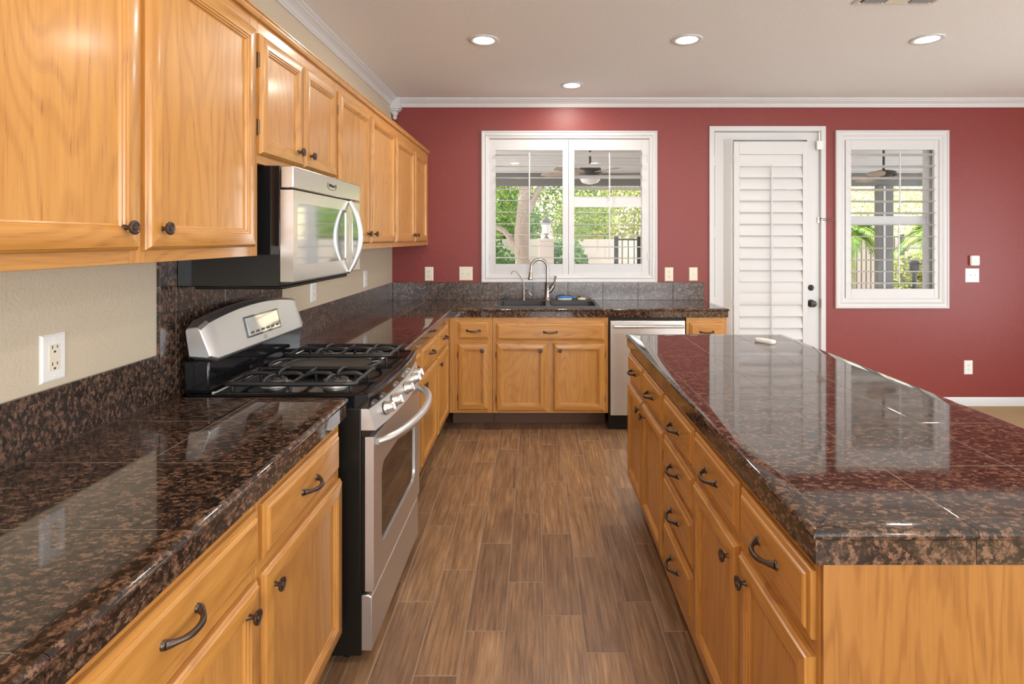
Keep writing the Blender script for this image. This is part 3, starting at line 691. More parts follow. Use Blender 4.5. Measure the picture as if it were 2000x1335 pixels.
# island
ix0, ix1, iy0, iy1 = .510, 1.391, 1.017, 3.115
mb = MB()
grid_tiles(mb, [ix0+ti, .815, 1.120, ix1-ti], [iy0+ti]+[1.312+.305*i for i in range(6)]+[iy1-ti], HC)
mb.box(ix0+.03, ix1-.03, iy0+.03, iy1-.03, HC-.06, HC-.0125, mat=1); mb.box(ix0+.05, ix1-.05, iy0+.05, iy1-.05, HC-.0125, HC-.0003, mat=1)
edge_strip(mb, lambda p, a: (ix0-p[0], a, HC+p[1]), iy0, iy1, start=1.312-.305*4, m0=1, m1=1)
edge_strip(mb, lambda p, a: (ix1+p[0], a, HC+p[1]), iy0, iy1, start=1.312-.305*4, m0=1, m1=1)
edge_strip(mb, lambda p, a: (a, iy0-p[0], HC+p[1]), ix0, ix1, start=.815-.305*4, axis='x', m0=1, m1=1)
edge_strip(mb, lambda p, a: (a, iy1+p[0], HC+p[1]), ix0, ix1, start=.815-.305*4, axis='x', m0=1, m1=1)
tag(mb.build('countertop', [M['granite'], M['grout']], ang=30), 'glossy brown granite top of the kitchen island', 'countertop')
# backsplashes
BZ = 1.085
def splash(label, pieces):
    mb = MB()
    for (face, a, b, z0, z1) in pieces:
        st = .305; q = a
        cs = cuts(a, b, a+.305 if face == 'y-' else a+.14)
        for i in range(len(cs)-1):
            if face == 'x+': mb.tilebox(WL+.001, WL+.011, cs[i]+.001, cs[i+1]-.001, z0, z1, 'x+', .001)
            else: mb.tilebox(cs[i]+.001, cs[i+1]-.001, DW-.020, DW-.001, z0, z1, 'y-', .001)
    return tag(mb.build('backsplash', M['granite_wall'], ang=30), label, 'backsplash')
splash('low granite tile backsplash under the beige wall in the left foreground', [('x+', -.12, 1.826, HC+.0005, BZ)])
mb = MB()
for a, b in ((1.828, 1.91), (1.91, 2.215), (2.215, 2.52), (2.52, 2.718)):
    for c, d in ((HC-.03, 1.218), (1.218, 1.522), (1.522, 1.70)): 
        mb.tilebox(WL+.001, WL+.012, a+.001, b-.001, c+.001, d-.001, 'x+', .001)
tag(mb.build('backsplash', M['granite_wall'], ang=30), 'tall granite tile backsplash behind the range', 'backsplash')
splash('long low granite tile backsplash on the left wall beyond the range', [('x+', 2.72, DW-.021, HC+.0005, BZ)])
splash('low granite tile backsplash under the sink window on the red wall', [('y-', WL+.0115, 1.484, HC+.0005, BZ)])

# ------------------------------------------------------------------ range
RY0, RY1 = 1.915, 2.672; RW_ = RY1-RY0; RXF = -.598
t = thing('gas_range', 'stainless steel and black gas range between the left counters', 'stove', (RXF, RY0, 0), R(90))
# local: x 0..RW_ along world y, front -y (world +x). local y = -(worldx - RXF)
ly = lambda X: -(X-RXF)
mb = MB(); mb.box(0, RW_, 0, ly(-1.215), .03, .885); mb.build('body', M['black_matte'], t, bevel=.004)
for fx in (.05, RW_-.05):
    for fy in (.06, .5): mb = MB(); mb.lathe([(.016, 0), (.016, .03)], (fx, fy, 0), n=12); mb.build('foot', M['black_matte'], t)
def bow(x, amt): s_ = (x/RW_-.5)*2; return amt*(1-s_*s_)
def bowed(mb, prof_front, x0, x1, amt, yb, n=20, mat=0, axis='x'):
    """prof_front: list of (y, z) from bottom to top on front; closes to back plane yb"""
    m = len(prof_front); vs = []; fs = []
    for i in range(n+1):
        x = x0+(x1-x0)*i/n; b = bow(x, amt)
        for (y, z) in prof_front: vs.append((x, y-b, z))
        vs.append((x, yb, prof_front[-1][1])); vs.append((x, yb, prof_front[0][1]))
    q = m+2
    for i in range(n):
        for k in range(q): fs.append((i*q+k, (i+1)*q+k, (i+1)*q+(k+1) % q, i*q+(k+1) % q))
    fs.append(tuple(range(q))); fs.append(tuple(reversed(range(n*q, (n+1)*q))))
    mb.add(vs, [tuple(reversed(f)) for f in fs], axis, mat)
YW = -.038
mb = MB(); bowed(mb, [(YW+.004, .048), (YW, .052), (YW, .232), (YW+.012, .240)], 0, RW_, 0, .0); mb.build('storage_drawer', M['steel'], t, bevel=.003)
# oven door with window
mb = MB(); dY = YW-.006
dz0, dz1 = .2527, .785
wx0, wx1, wz0, wz1 = .10, RW_-.10, .36, .655
mb.box(.002, RW_-.002, dY+.03, -.001, dz0, dz1, mat=1)
def rrect(x0, x1, z0, z1, r, top=0, n=6):
    pts = []
    for (cx, cz, a0) in ((x1-r, z1-r, 0), (x0+r, z1-r, 90), (x0+r, z0+r, 180), (x1-r, z0+r, 270)):
        for i in range(n+1): a = R(a0+90*i/n); pts.append((cx+r*math.cos(a), cz+r*math.sin(a)))
    return pts
def plate_with_hole(mb, x0, x1, z0, z1, hole, y, th, mat=0, axis='x', fn=None):
    fn = fn or (lambda u, v, n: (u, y+n, v))
    n = len(hole); out = []
    for (hx, hzz) in hole:
        cx = (x0+x1)/2; cz = (z0+z1)/2; dx_, dz_ = hx-cx, hzz-cz
        k_ = min((x1-x0)/2/max(abs(dx_), 1e-6), (z1-z0)/2/max(abs(dz_), 1e-6)); out.append((cx+dx_*k_, cz+dz_*k_))
    # snap nearest to the corners
    for c in ((x0, z0), (x1, z0), (x1, z1), (x0, z1)):
        i = min(range(n), key=lambda i: (out[i][0]-c[0])**2+(out[i][1]-c[1])**2); out[i] = c
    vs = [fn(*p, 0) for p in out]+[fn(*p, 0) for p in hole]+[fn(*p, th) for p in hole]+[fn(*p, th) for p in out]
    fs = []
    for i in range(n):
        j = (i+1) % n; fs += [(i, j, n+j, n+i), (n+i, n+j, 2*n+j, 2*n+i), (3*n+i, 3*n+j, j, i)]
    mb.add(vs, fs, axis, mat)
hole = rrect(wx0, wx1, wz0, wz1, .045)
plate_with_hole(mb, 0, RW_, dz0, dz1, hole, dY, .03)
d = mb.build('oven_door', [M['steel'], M['black_matte']], t, bevel=.0)
mb = MB(); mb.prism(rrect(wx0-.004, wx1+.004, wz0-.004, wz1+.004, .045), lambda p, a: (p[0], a, p[1]), dY+.006, dY+.012); mb.build('oven_window', M['glass_dark'], d)
mb = MB()   # bowed towel-bar handle
pts = []; n = 26
for i in range(n+1):
    s_ = i/n; e = abs(2*s_-1); x = .03+(RW_-.06)*s_
    out = .065*(1-e**2)+.030*(1-e**9)
    pts.append((x, dY-.004-out, .757+.006*(1-e*e)))
mb.tube(pts, [.0165 if 0 < i < n else .012 for i in range(n+1)], 14); mb.build('handle', M['steel'], d, ang=60)
# black vented strip, control panel, cooktop
mb = MB(); bowed(mb, [(YW+.006, .786), (YW+.006, .808)], .001, RW_-.001, .018, 0); mb.build('vent_strip', M['black'], t)
for i in range(10):
    x = .10+i*.058; mb = MB(); mb.box(x, x+.035, YW+.006-bow(x, .018)-.0006, YW+.012-bow(x, .018), .793, .799); mb.build('vent_slot', M['slot'], t)
mb = MB(); bowed(mb, [(YW-.012, .808), (YW-.010, .812), (YW+.012, .880), (YW+.018, .882)], 0, RW_, .026, 0); cp = mb.build('control_panel', M['steel'], t, ang=25)
nrm = Vector((0, -.068, .022)).normalized()
for ky in (2.03, 2.12, 2.294, 2.455, 2.545):
    x = ky-RY0+.01; b = bow(x, .026); c = (x, YW+.001-b-.0005, .848)
    mb = MB(); mb.lathe([(.025, 0), (.0245, .006), (.0205, .010), (.0195, .026), (.0175, .031), (.004, .033)], c, nrm, n=24)
    cc = Vector(c)+nrm*.033; mb.tube([tuple(cc+Vector((0, .0, .0))+Vector((0, nrm.z, -nrm.y))*(-.014)), tuple(cc+Vector((0, nrm.z, -nrm.y))*.014)], .0048, 8)
    mb.build('control_knob', M['steel_glossy'], cp, ang=45)
mb = MB(); bowed(mb, [(YW+.018, .882), (YW+.010, .886), (YW+.008, .922), (YW+.016, .930)], 0, RW_, .024, ly(-1.20), mat=0); ct = mb.build('cooktop', M['black'], t, bevel=.002, ang=25)
for wx, a_ in ((0, 1),):
    mb = MB(); n = 20
    # shallow raised rim
    mb.tube([(.012, ly(-1.10), .931), (.012, YW+.03, .931)], .005, 8); mb.tube([(RW_-.012, ly(-1.10), .931), (RW_-.012, YW+.03, .931)], .005, 8)
    mb.tube([(.012+(RW_-.024)*i/n, YW+.028-bow(.012+(RW_-.024)*i/n, .022), .931) for i in range(n+1)], .005, 8)
    mb.build('rim', M['black'], ct)
for bx0, X in ((.142, -.735), (.142, -.955), (RW_-.142, -.735), (RW_-.142, -.955)):
    r = .046 if X > -.8 else .038
    mb = MB(); mb.lathe([(.062, .930), (.058, .934), (r, .934), (r, .942), (r-.004, .944)], (bx0, ly(X), 0), n=24); bu = mb.build('burner_base', M['steel'], ct)
    mb = MB(); mb.lathe([(r-.002, .944), (r, .947), (r-.002, .951), (.004, .953)], (bx0, ly(X), 0), n=24); mb.build('burner_cap', M['cap'], bu)
# grates
def bar(mb, pts, r=.0058): mb.tube(pts, r, 8, flat=1.35)
def smooth_path(ps, n=5):
    out = []; P_ = [Vector(p) for p in ps]
    for i in range(len(P_)-1):
        p0, p1, p2, p3 = P_[max(i-1, 0)], P_[i], P_[i+1], P_[min(i+2, len(P_)-1)]
        for k in range(n):
            u = k/n; out.append(.5*((2*p1)+(-p0+p2)*u+(2*p0-5*p1+4*p2-p3)*u*u+(-p0+3*p1-3*p2+p3)*u**3))
    out.append(P_[-1]); return out
gz0 = .934; gzt = .968
def grate(x0, x1, nm='grate'):
    mb = MB(); ya, yb_ = ly(-.635), ly(-1.075); r = .03; ym = (ya+yb_)/2; xm_ = (x0+x1)/2
    z = .960
    loop = [(x0+r, ya, z), (x1-r, ya, z), (x1, ya+r, z), (x1, yb_-r, z), (x1-r, yb_, z), (x0+r, yb_, z), (x0, yb_-r, z), (x0, ya+r, z), (x0+r, ya, z)]
    bar(mb, smooth_path(loop, 4), .0062)
    bar(mb, [(x0, ym, z), (x1, ym, z)])
    for X in (-.735, -.955):
        c = (xm_, ly(X))
        for dx_, dy_ in ((1, 0), (-1, 0), (0, 1), (0, -1)):
            ex = x1 if dx_ > 0 else x0 if dx_ < 0 else c[0]
            ey = c[1] if dx_ else (ym if (dy_ > 0) == (X > -.8) else (ya if X > -.8 else yb_))
            i_ = (c[0]+dx_*.022, c[1]+dy_*.022)
            bar(mb, smooth_path([(ex, ey, z), ((ex*.6+i_[0]*.4), (ey*.6+i_[1]*.4), gzt+.004), (i_[0], i_[1], gzt), (i_[0]-dx_*.002, i_[1]-dy_*.002, gzt-.014)], 4))
    for (fx, fy) in ((x0+.01, ya+.012), (x1-.01, ya+.012), (x0+.01, yb_-.012), (x1-.01, yb_-.012), (x0, ym), (x1, ym)): mb.tube([(fx, fy, z), (fx, fy, .9305)], .006, 8)
    return mb.build(nm, M['iron'], t, ang=60)
lab(grate(.030, .258), 'grate over the near pair of burners'); lab(grate(RW_-.258, RW_-.030), 'grate over the far pair of burners')
gx0, gx1 = .268, RW_-.268
mb = MB(); pl = rrect(gx0+.006, gx1-.006, ly(-.69), ly(-1.03), .05, n=5)
n = len(pl); vs = [(p[0], p[1], .944) for p in pl]+[(p[0], p[1], .954) for p in pl]
cx_ = (gx0+gx1)/2; cy_ = (ly(-.69)+ly(-1.03))/2
vs += [(cx_+(p[0]-cx_)*.94, cy_+(p[1]-cy_)*.96, .954) for p in pl]+[(cx_+(p[0]-cx_)*.92, cy_+(p[1]-cy_)*.95, .950) for p in pl]
fs = [tuple(reversed(range(n))), tuple(range(3*n, 4*n))]
for k in range(3): fs += [(k*n+i, k*n+(i+1) % n, (k+1)*n+(i+1) % n, (k+1)*n+i) for i in range(n)]
mb.add(vs, fs); 
mb.build('griddle', M['griddle'], t)
mb = MB()
for s_, X in ((1, -.69), (-1, -1.03)):   # looped griddle ends
    mb = MB(); yy = ly(X); mb.tube(smooth_path([(gx0+.02, yy+s_*.01, .950), (gx0+.035, yy-s_*.03, .956), (cx_, yy-s_*.052, .958), (gx1-.035, yy-s_*.03, .956), (gx1-.02, yy+s_*.01, .950)], 5), .0065, 8); mb.build('griddle_handle', M['iron'], t, ang=60)
for fx in (gx0+.02, gx1-.02):
    for X in (-.71, -1.01): mb = MB(); mb.tube([(fx, ly(X), .945), (fx, ly(X), .9305)], .006, 8); mb.build('griddle_foot', M['iron'], t)
# backguard
mb = MB(); bgx = lambda X: ly(X)
mb.box(0.004, RW_-.004, ly(-1.125), ly(-1.212), .931, 1.045); mb.build('backguard_base', M['black'], t, bevel=.006)
mb = MB(); mb.tube([(.0, ly(-1.108), .936), (.02, ly(-1.108), .934), (RW_-.02, ly(-1.108), .934), (RW_, ly(-1.108), .936)], .0055, 8); mb.build('backguard_trim', M['steel_glossy'], t)
mb = MB(); n = 24; vs = []; fs = []
# cross-section (X world, z) with arch
for i in range(n+1):
    s_ = i/n; e = abs(2*s_-1); x = -.004+(RW_+.008)*s_; arch = .036*(1-e*e); endr = .0
    rr_ = max(0, (e-.93)/.07); tp = .016*rr_**2
    sec = [(-1.112, 1.040+tp), (-1.104, 1.050+tp), (-1.138, 1.168+arch-tp), (-1.150, 1.178+arch-tp), (-1.196, 1.176+arch-tp), (-1.203, 1.166+arch-tp), (-1.19, 1.045+tp)]
    for X, z in sec: vs.append((x, ly(X)+ (.012*rr_**2 if X > -1.16 else 0), z))
q = 7
for i in range(n):
    for k in range(q): fs.append((i*q+(k+1) % q, (i+1)*q+(k+1) % q, (i+1)*q+k, i*q+k))
fs.append(tuple(reversed(range(q)))); fs.append(tuple(range(n*q, (n+1)*q)))
mb.add(vs, [tuple(reversed(f)) for f in fs], 'x'); bgd = mb.build('backguard', M['steel'], t, bevel=.003, seg=2, ang=25)
# display set in the sloping face
def SF(u, s_, n_):  # u along, s_ 0..1 up the slope, n_ outwards
    a = Vector((-1.104, 1.050)); b = Vector((-1.138, 1.192)); d_ = (b-a); p = a+d_*s_; nn = Vector((d_.y, -d_.x)).normalized(); p = p+nn*n_
    return (u, ly(p.x), p.y)
mb = MB(); mb.prism(rrect(.235, .520, .22, .80, .02), lambda p, a: SF(p[0], .22+(p[1]-.22)*1.0, a), .0005, .0035); dsp = mb.build('display_panel', M['glass_dark'], bgd)
mb = MB(); mb.prism([(.245, .27), (.51, .27), (.51, .75), (.245, .75)], lambda p, a: SF(p[0], p[1], a), .0036, .0042); mb.build('display_window', M['mirror_glass'], dsp)
for i in range(6):
    mb = MB(); mb.prism(rrect(.262+i*.042, .29+i*.042, .31, .37, .01, n=3), lambda p, a: SF(p[0], p[1], a), .0042, .0046); mb.build('button', M['cap'], dsp)
mb = MB(); mb.tube([SF(.372+.010*math.cos(q*math.pi/8), .12+.05*math.sin(q*math.pi/8), .001) for q in range(17)], .0006, 5); mb.build('emblem', M['cap'], bgd)

# ------------------------------------------------------------------ microwave
MY0, MY1 = 1.912, 2.640; MXF = -.830; MW = MY1-MY0
t = thing('microwave_oven', 'stainless over-the-range microwave with black sides under the oak cabinet', 'microwave', (MXF, MY0, 1.303), R(90))
my = lambda X: -(X-MXF)
mz = lambda z: z-1.303
mb = MB(); mb.box(.001, MW-.001, .046, my(WL+.0135), 0, mz(1.7205)); 
mb.build('body', M['black'], t, bevel=.003)
mb = MB(); mb.box(.03, MW-.03, .05, .36, -.012, 0); mb.build('base_plate', M['black_matte'], t, bevel=.004)
mb = MB(); mb.box(0, MW, 0, .045, mz(1.642), mz(1.7205), 'x'); vb = mb.build('vent_panel', M['steel_glossy'], t, bevel=.004)
# door: plate with window, x to 0.62
DWX = .585
mb = MB(); hole = rrect(.035, .535, mz(1.375), mz(1.592), .012, n=4)
plate_with_hole(mb, 0, DWX, mz(1.320), mz(1.637), hole, 0, .045)
md = mb.build('microwave_door', M['steel_glossy'], t)
mb = MB(); mb.prism(rrect(.034, .536, mz(1.374), mz(1.593), .012, n=4), lambda p, a: (p[0], a, p[1]), .003, .03); mb.build('microwave_window', M['mirror_glass'], md)
mb = MB(); mb.box(DWX+.003, MW, 0, .045, mz(1.320), mz(1.637)); cpn = mb.build('control_panel', M['steel_glossy'], t, bevel=.003)
mb = MB(); mb.prism(rrect(DWX+.035, MW-.018, mz(1.375), mz(1.592), .012, n=4), lambda p, a: (p[0], a, p[1]), -.001, .004); kp = mb.build('keypad', M['mirror_glass'], cpn)
mb = MB(); pts = []; rs = []
for i in range(21):
    s_ = i/20; e = 2*s_-1; pts.append((DWX-.012, -.004-.048*(1-e*e), mz(1.322)+.312*s_)); rs.append(.008+.004*(1-e*e))
mb.tube(pts, rs, 12); mb.build('handle', M['steel'], md, ang=60)
cu = bpy.data.curves.new('logo', 'FONT'); cu.body = 'Whirlpool'; cu.size = .017; cu.extrude = .0004; cu.align_x = 'CENTER'; cu.align_y = 'CENTER'; cu.shear = .3
lo = bpy.data.objects.new('logo_tmp', cu); COL.objects.link(lo)
dg = bpy.context.evaluated_depsgraph_get(); me = bpy.data.meshes.new_from_object(lo.evaluated_get(dg)); bpy.data.objects.remove(lo)
lo = bpy.data.objects.new('logo', me); COL.objects.link(lo); me.materials.clear(); me.materials.append(M['slot']); lo.parent = vb; lo.location = (MW*.5, -.0008, mz(1.684)); lo.rotation_euler = (R(90), 0, 0)
mb = MB(); mb.tube([(MW*.5+.05*math.cos(R(a)), -.001, mz(1.684)+.018*math.sin(R(a))) for a in range(150, 395, 12)], .0007, 5); mb.build('logo_swoosh', M['slot'], vb)

# ------------------------------------------------------------------ dishwasher
dx0, dx1 = bx_(1189.5), bx_(1340.5); dwW = dx1-dx0
t = thing('dishwasher', 'stainless steel dishwasher under the back counter right of the sink', 'dishwasher', (dx0, YF, 0))
mb = MB(); mb.box(.002, dwW-.002, .012, .60, .13, .866); mb.build('tub', M['black_matte'], t)
mb = MB(); mb.box(.010, dwW-.010, -.022, .012, bz(811), bz(626)); dd = mb.build('door_panel', M['steel'], t, bevel=.004)
mb = MB(); zz = bz(636.5); xa, xb = bx_(1198)-dx0, bx_(1334)-dx0
mb.tube([(xa, -.058, zz), (xb, -.058, zz)], .011, 12)
for q in (xa+.02, xb-.02): mb.tube([(q, -.058, zz), (q, -.020, zz)], .007, 8)
mb.build('handle', M['steel_glossy'], dd, ang=60)
mb = MB(); mb.box(.004, dwW-.004, .04, .06, 0, .13); mb.build('kick_plate', M['black_matte'], t)

# ------------------------------------------------------------------ sink and its things
RS0, RS1, RT0, RT1 = -.294, .508, 4.278, 4.782
t = thing('kitchen_sink', 'black double bowl drop-in sink in the back counter below the window', 'sink', ((RS0+RS1)/2, (RT0+RT1)/2, HC))
mb = MB(); cx, cy = t.location.x, t.location.y
b1 = rrect(-.375, -.018, -.200, .140, .04); b2 = rrect(.018, .375, -.200, .140, .04)
def bowl(hole, x0, x1, y0, y1):
    plate_with_hole(mb, x0, x1, y0, y1, hole, 0, -.010, fn=lambda u, v, n: (u, v, .010+n))
    n = len(hole); mx = sum(p[0] for p in hole)/n; my_ = sum(p[1] for p in hole)/n
    vs = [(p[0], p[1], .0) for p in hole]+[(mx+(p[0]-mx)*.93, my_+(p[1]-my_)*.93, -.19) for p in hole]+[(mx+(p[0]-mx)*.2, my_+(p[1]-my_)*.2, -.20) for p in hole]
    fs = [(i, (i+1) % n, n+(i+1) % n, n+i) for i in range(n)]+[(n+i, n+(i+1) % n, 2*n+(i+1) % n, 2*n+i) for i in range(n)]+[tuple(range(2*n, 3*n))]
    mb.add(vs, [tuple(reversed(f)) for f in fs])
hw, hd = (RS1-RS0)/2, (RT1-RT0)/2
bowl(b1, -hw, 0, -hd, hd); bowl(b2, 0, hw, -hd, hd)
mb.build('basin', M['sink'], t, ang=35)
for q in (-.2, .2):
    mb = MB(); mb.lathe([(.045, -.199), (.045, -.195), (.035, -.196), (.005, -.198)], (q, -.03, 0), n=20); mb.build('drain', M['nickel'], t)
SZ = HC+.0102
# main faucet
fy_ = 4.757; s5 = F/fy_; fxp = lambda p: (p-1044)/s5; fzp = lambda p: CH-(p-465)/s5
t = thing('kitchen_faucet', 'tall brushed nickel gooseneck faucet behind the sink', 'faucet', (fxp(1069), fy_, SZ))
Z = lambda p: fzp(p)-SZ; X = lambda p: fxp(p)-t.location.x
mb = MB(); mb.lathe([(.027, 0), (.027, .006), (.022, .012), (.0195, .03), (.0165, Z(550)-.01), (.0175, Z(550)-.006), (.0175, Z(550))], (0, 0, 0), n=22); mb.build('body', M['nickel'], t, ang=50)
mb = MB(); r = -X(1037.5)/2; zc = Z(506.5)-r
pts = [(0, 0, Z(550)), (0, 0, zc*.6+Z(550)*.4)]+[(-r+r*math.cos(R(a)), -.010*(a/180), zc+r*math.sin(R(a))) for a in range(0, 181, 12)]+[(-2*r-.004, -.012, Z(531))]
mb.tube(pts, .0125, 14); mb.build('spout', M['nickel'], t, ang=60)
mb = MB(); mb.tube([(-2*r-.004, -.012, Z(531)), (-2*r-.005, -.013, Z(535)), (-2*r-.007, -.014, Z(541)), (-2*r-.008, -.014, Z(544)), (-2*r-.008, -.014, Z(546))], [.014, .0165, .019, .022, .020], 16); mb.build('spray_head', M['nickel'], t, ang=50)
mb = MB(); mb.tube([(.004, 0, Z(572)), (X(1077), 0, Z(565)), (X(1081.5), 0, Z(557))], [.016, .017, .015], 14)
mb.lathe([(.014, 0), (.015, .004), (.010, .008)], (X(1081.5), 0, Z(557)), (.5, 0, 1), n=14)
mb.tube([(X(1082.5), 0, Z(555)), (X(1083.5), 0, Z(546)), (X(1085), 0, Z(538.5))], [.007, .009, .011], 12); mb.build('handle', M['nickel'], t, ang=50)
# filter faucet
t = thing('water_filter_faucet', 'small thin nickel drinking water faucet left of the tall one', 'faucet', (fxp(1023), fy_, SZ))
X = lambda p: fxp(p)-t.location.x
mb = MB(); mb.lathe([(.014, 0), (.014, .004), (.0105, .008), (.010, Z(567)), (.007, Z(565))], (0, 0, 0), n=16); mb.tube([(0, 0, Z(576)), (X(1032.5), 0, Z(568.5))], [.0075, .009], 12); mb.build('body', M['nickel'], t, ang=50)
mb = MB(); mb.tube(smooth_path([(0, 0, Z(567)), (X(1022.5), 0, Z(554)), (X(1018), -.004, Z(543)), (X(1010), -.01, Z(531.5)), (X(1005), -.012, Z(528.7)), (X(1001), -.013, Z(530)), (X(998), -.014, Z(535.5))], 5), .0042, 10); mb.build('spout', M['nickel'], t, ang=60)
mb = MB(); mb.tube([(X(1033), -.002, Z(570)), (X(1038.5), -.01, Z(576.5))], .0035, 8); mb.build('lever', M['white_plastic'], t)
# scrub brush and stopper
bxx = fxp(1103)
t = thing('scrub_brush', 'blue and white scrub brush lying behind the sink', 'brush', (bxx, 4.762, SZ))
mb = MB(); mb.lathe([(.030, .0), (.034, .004), (.034, .012), (.030, .014)], (0, 0, 0), n=20, sx=1.9, sy=.75); mb.build('bristles', M['white_plastic'], t, ang=60)
mb = MB(); mb.lathe([(.033, .014), (.036, .018), (.032, .028), (.018, .034), (.004, .036)], (0, 0, 0), n=20, sx=1.9, sy=.75); mb.tube([(.05, 0, .02), (.075, -.004, .017), (.092, -.008, .011)], [.012, .009, .005], 10); mb.build('handle', M['blue'], t, ang=60)
t = thing('sink_stopper', 'round cream sink stopper on sink ledge beside the brush', 'stopper', (fxp(1136), 4.762, SZ))
mb = MB(); mb.lathe([(.030, 0), (.037, .004), (.037, .014), (.030, .017), (.012, .018)], (0, 0, 0), n=24); mb.build('disc', M['cream'], t, ang=50)
mb = MB(); mb.lathe([(.010, .018), (.008, .026), (.012, .030), (.003, .033)], (0, 0, 0), n=16); mb.build('grip', M['nickel'], t, ang=50)

# device on the island
t = thing('remote_control', 'small white rounded device lying on the island top near its far end', 'remote', (1.188, 2.86, HC), R(-55))
mb = MB(); pr = rrect(-.055, .055, -.0225, .0225, .020, n=5); n = len(pr)
vs = [(p[0]*.94, p[1]*.9, .0005) for p in pr]+[(p[0], p[1], .005) for p in pr]+[(p[0], p[1], .013) for p in pr]+[(p[0]*.93, p[1]*.86, .0185) for p in pr]
fs = [tuple(reversed(range(n))), tuple(range(3*n, 4*n))]
for k in range(3): fs += [(k*n+i, k*n+(i+1) % n, (k+1)*n+(i+1) % n, (k+1)*n+i) for i in range(n)]
mb.add(vs, fs); mb.build('case', M['white_plastic'], t, ang=50)
mb = MB(); mb.lathe([(.009, .0185), (.009, .0195), (.006, .020)], (-.03, 0, 0), n=16); mb.build('button', M['cream'], t)

# ------------------------------------------------------------------ outlets and switches
def plate(name, label, cat, fn_loc, rz, w_=.075, h_=.122, kind='duplex', mat='cream', plate_mat=None):
    t = thing(name, label, cat, fn_loc, rz)
    mb = MB(); mb.framed(-w_/2, w_/2, -h_/2, h_/2, [(0, 0), (.001, .003), (.006, .006)], LF); mb.build('plate', M[plate_mat or mat], t)
    if kind == 'duplex':
        for s_ in (-1, 1):
            mb = MB(); mb.prism(rrect(-.017, .017, s_*.020-.0145, s_*.020+.0145, .008, n=4), lambda p, a: (p[0], a, p[1]), -.0075, -.004); rc = mb.build('receptacle', M[mat], t)
            for (a, b, c, d) in ((-.0085, -.0055, .001, .009), (.0055, .0085, .002, .009), (-.0025, .0025, -.010, -.005)):
                mb = MB(); mb.box(a, b, -.0079, -.006, s_*.020+c, s_*.020+d); mb.build('slot', M['slot'], rc)
    elif kind == 'gfci':
        mb = MB(); mb.box(-.0165, .0165, -.0075, -.004, -.0335, .0335); rc = mb.build('receptacle', M['cream'], t, bevel=.001)
        for s_ in (-1, 1):
            for (a, b, c, d) in ((-.0085, -.006, .001, .010), (.006, .0085, .002, .009), (-.003, .003, -.009, -.004)):
                mb = MB(); mb.box(a, b, -.0079, -.006, s_*.0215+c, s_*.0215+d); mb.build('slot', M['slot'], rc)
        for s_ in (-1, 1): mb = MB(); mb.box(s_*.008-.006, s_*.008+.006, -.0085, -.006, -.003, .003); mb.build('test_button', M['cream'], rc)
    elif kind == 'toggle':
        k_ = 2 if w_ > .1 else 1
        for i in range(k_):
            u = (i-(k_-1)/2)*.046; mb = MB(); mb.box(u-.005, u+.005, -.0065, -.004, -.012, .012); mb.prism([(-.005, -.004), (-.016, .004), (-.015, .008), (-.005, .005)], lambda p, a: (a, p[0], p[1]), u-.003, u+.003); mb.build('toggle', M[mat], t)
    for s_ in ((-1, 1) if kind == 'gfci' else (0,)):
        mb = MB(); mb.lathe([(.003, 0), (.0025, .0012)], (0, -.006, s_*.048), (0, -1, 0), n=8)
        if kind != 'toggle': mb.build('screw', M[plate_mat or mat], t)
    return t
plate('wall_outlet', 'white plate with cream receptacle on beige wall in left foreground', 'outlet', (WL+.0003, 1.433, 1.163), R(90), .076, .124, 'gfci', 'cream', 'white_plastic')
plate('wall_outlet', 'white outlet on beige wall just beyond the range', 'outlet', (WL+.0003, 3.12, 1.174), R(90), mat='white_plastic')
plate('wall_outlet', 'white outlet on beige wall below the farthest wall cabinets', 'outlet', (WL+.0003, 4.08, 1.172), R(90), mat='white_plastic')
ow = lambda px, py: (PX(px), DW-.0003, PZ(py))
plate('wall_outlet', 'cream outlet on red wall near the left corner, left of a switch', 'outlet', ow(838, 534.5), 0)
plate('light_switch', 'wide cream double switch plate left of the sink window', 'switch', ow(910, 534), 0, .118, .120, 'toggle')
plate('wall_outlet', 'cream outlet on red wall immediately right of the sink window', 'outlet', ow(1306.5, 535.5), 0)
plate('light_switch', 'narrow cream single plate on red wall beside the door casing', 'switch', ow(1354, 535), 0, .075, .118, 'toggle')
plate('light_switch', 'double switch plate on red wall right of the narrow window', 'switch', ow(1898.5, 537.5), 0, .122, .122, 'toggle', 'white_plastic')
plate('wall_outlet', 'low white outlet on the bare red wall at far right', 'outlet', ow(1891, 717), 0, mat='white_plastic')
t = thing('wall_sensor', 'small white rounded sensor box above the double switch on red wall', 'sensor', ow(1901.5, 508.5), 0)
mb = MB(); mb.box(-.040, .040, -.026, 0, -.045, .045); mb.build('housing', M['white_plastic'], t, bevel=.012, seg=3)
mb = MB(); mb.box(-.02, .02, -.028, -.0255, -.03, -.01); mb.build('lens', M['cream'], t, bevel=.0008)

# ------------------------------------------------------------------ outside
mb = MB(); mb.box(-9, 16, DW+.16, 13.4, -.22, -.08); struct(mb.build('patio_ground', M['concrete']))
vs = []; fs = []; nx, ny = 30, 12
for j in range(ny+1):
    for i in range(nx+1): vs.append((-16+i*1.4, 13.4+j*1.6, -.1+.28*max(0, j-1)**1.15+.15*math.sin(i*1.3+j)))
for j in range(ny):
    for i in range(nx): a = j*(nx+1)+i; fs.append((a, a+1, a+nx+2, a+nx+1))
mb = MB(); mb.add(vs, fs); struct(mb.build('hillside_ground', M['dry_soil']))
mb = MB(); mb.box(-6, 12, 13.2, 13.36, -.08, 1.45); tag(mb.build('garden_wall', M['stone_wall']), 'pale block wall at the far side of the yard', 'wall')
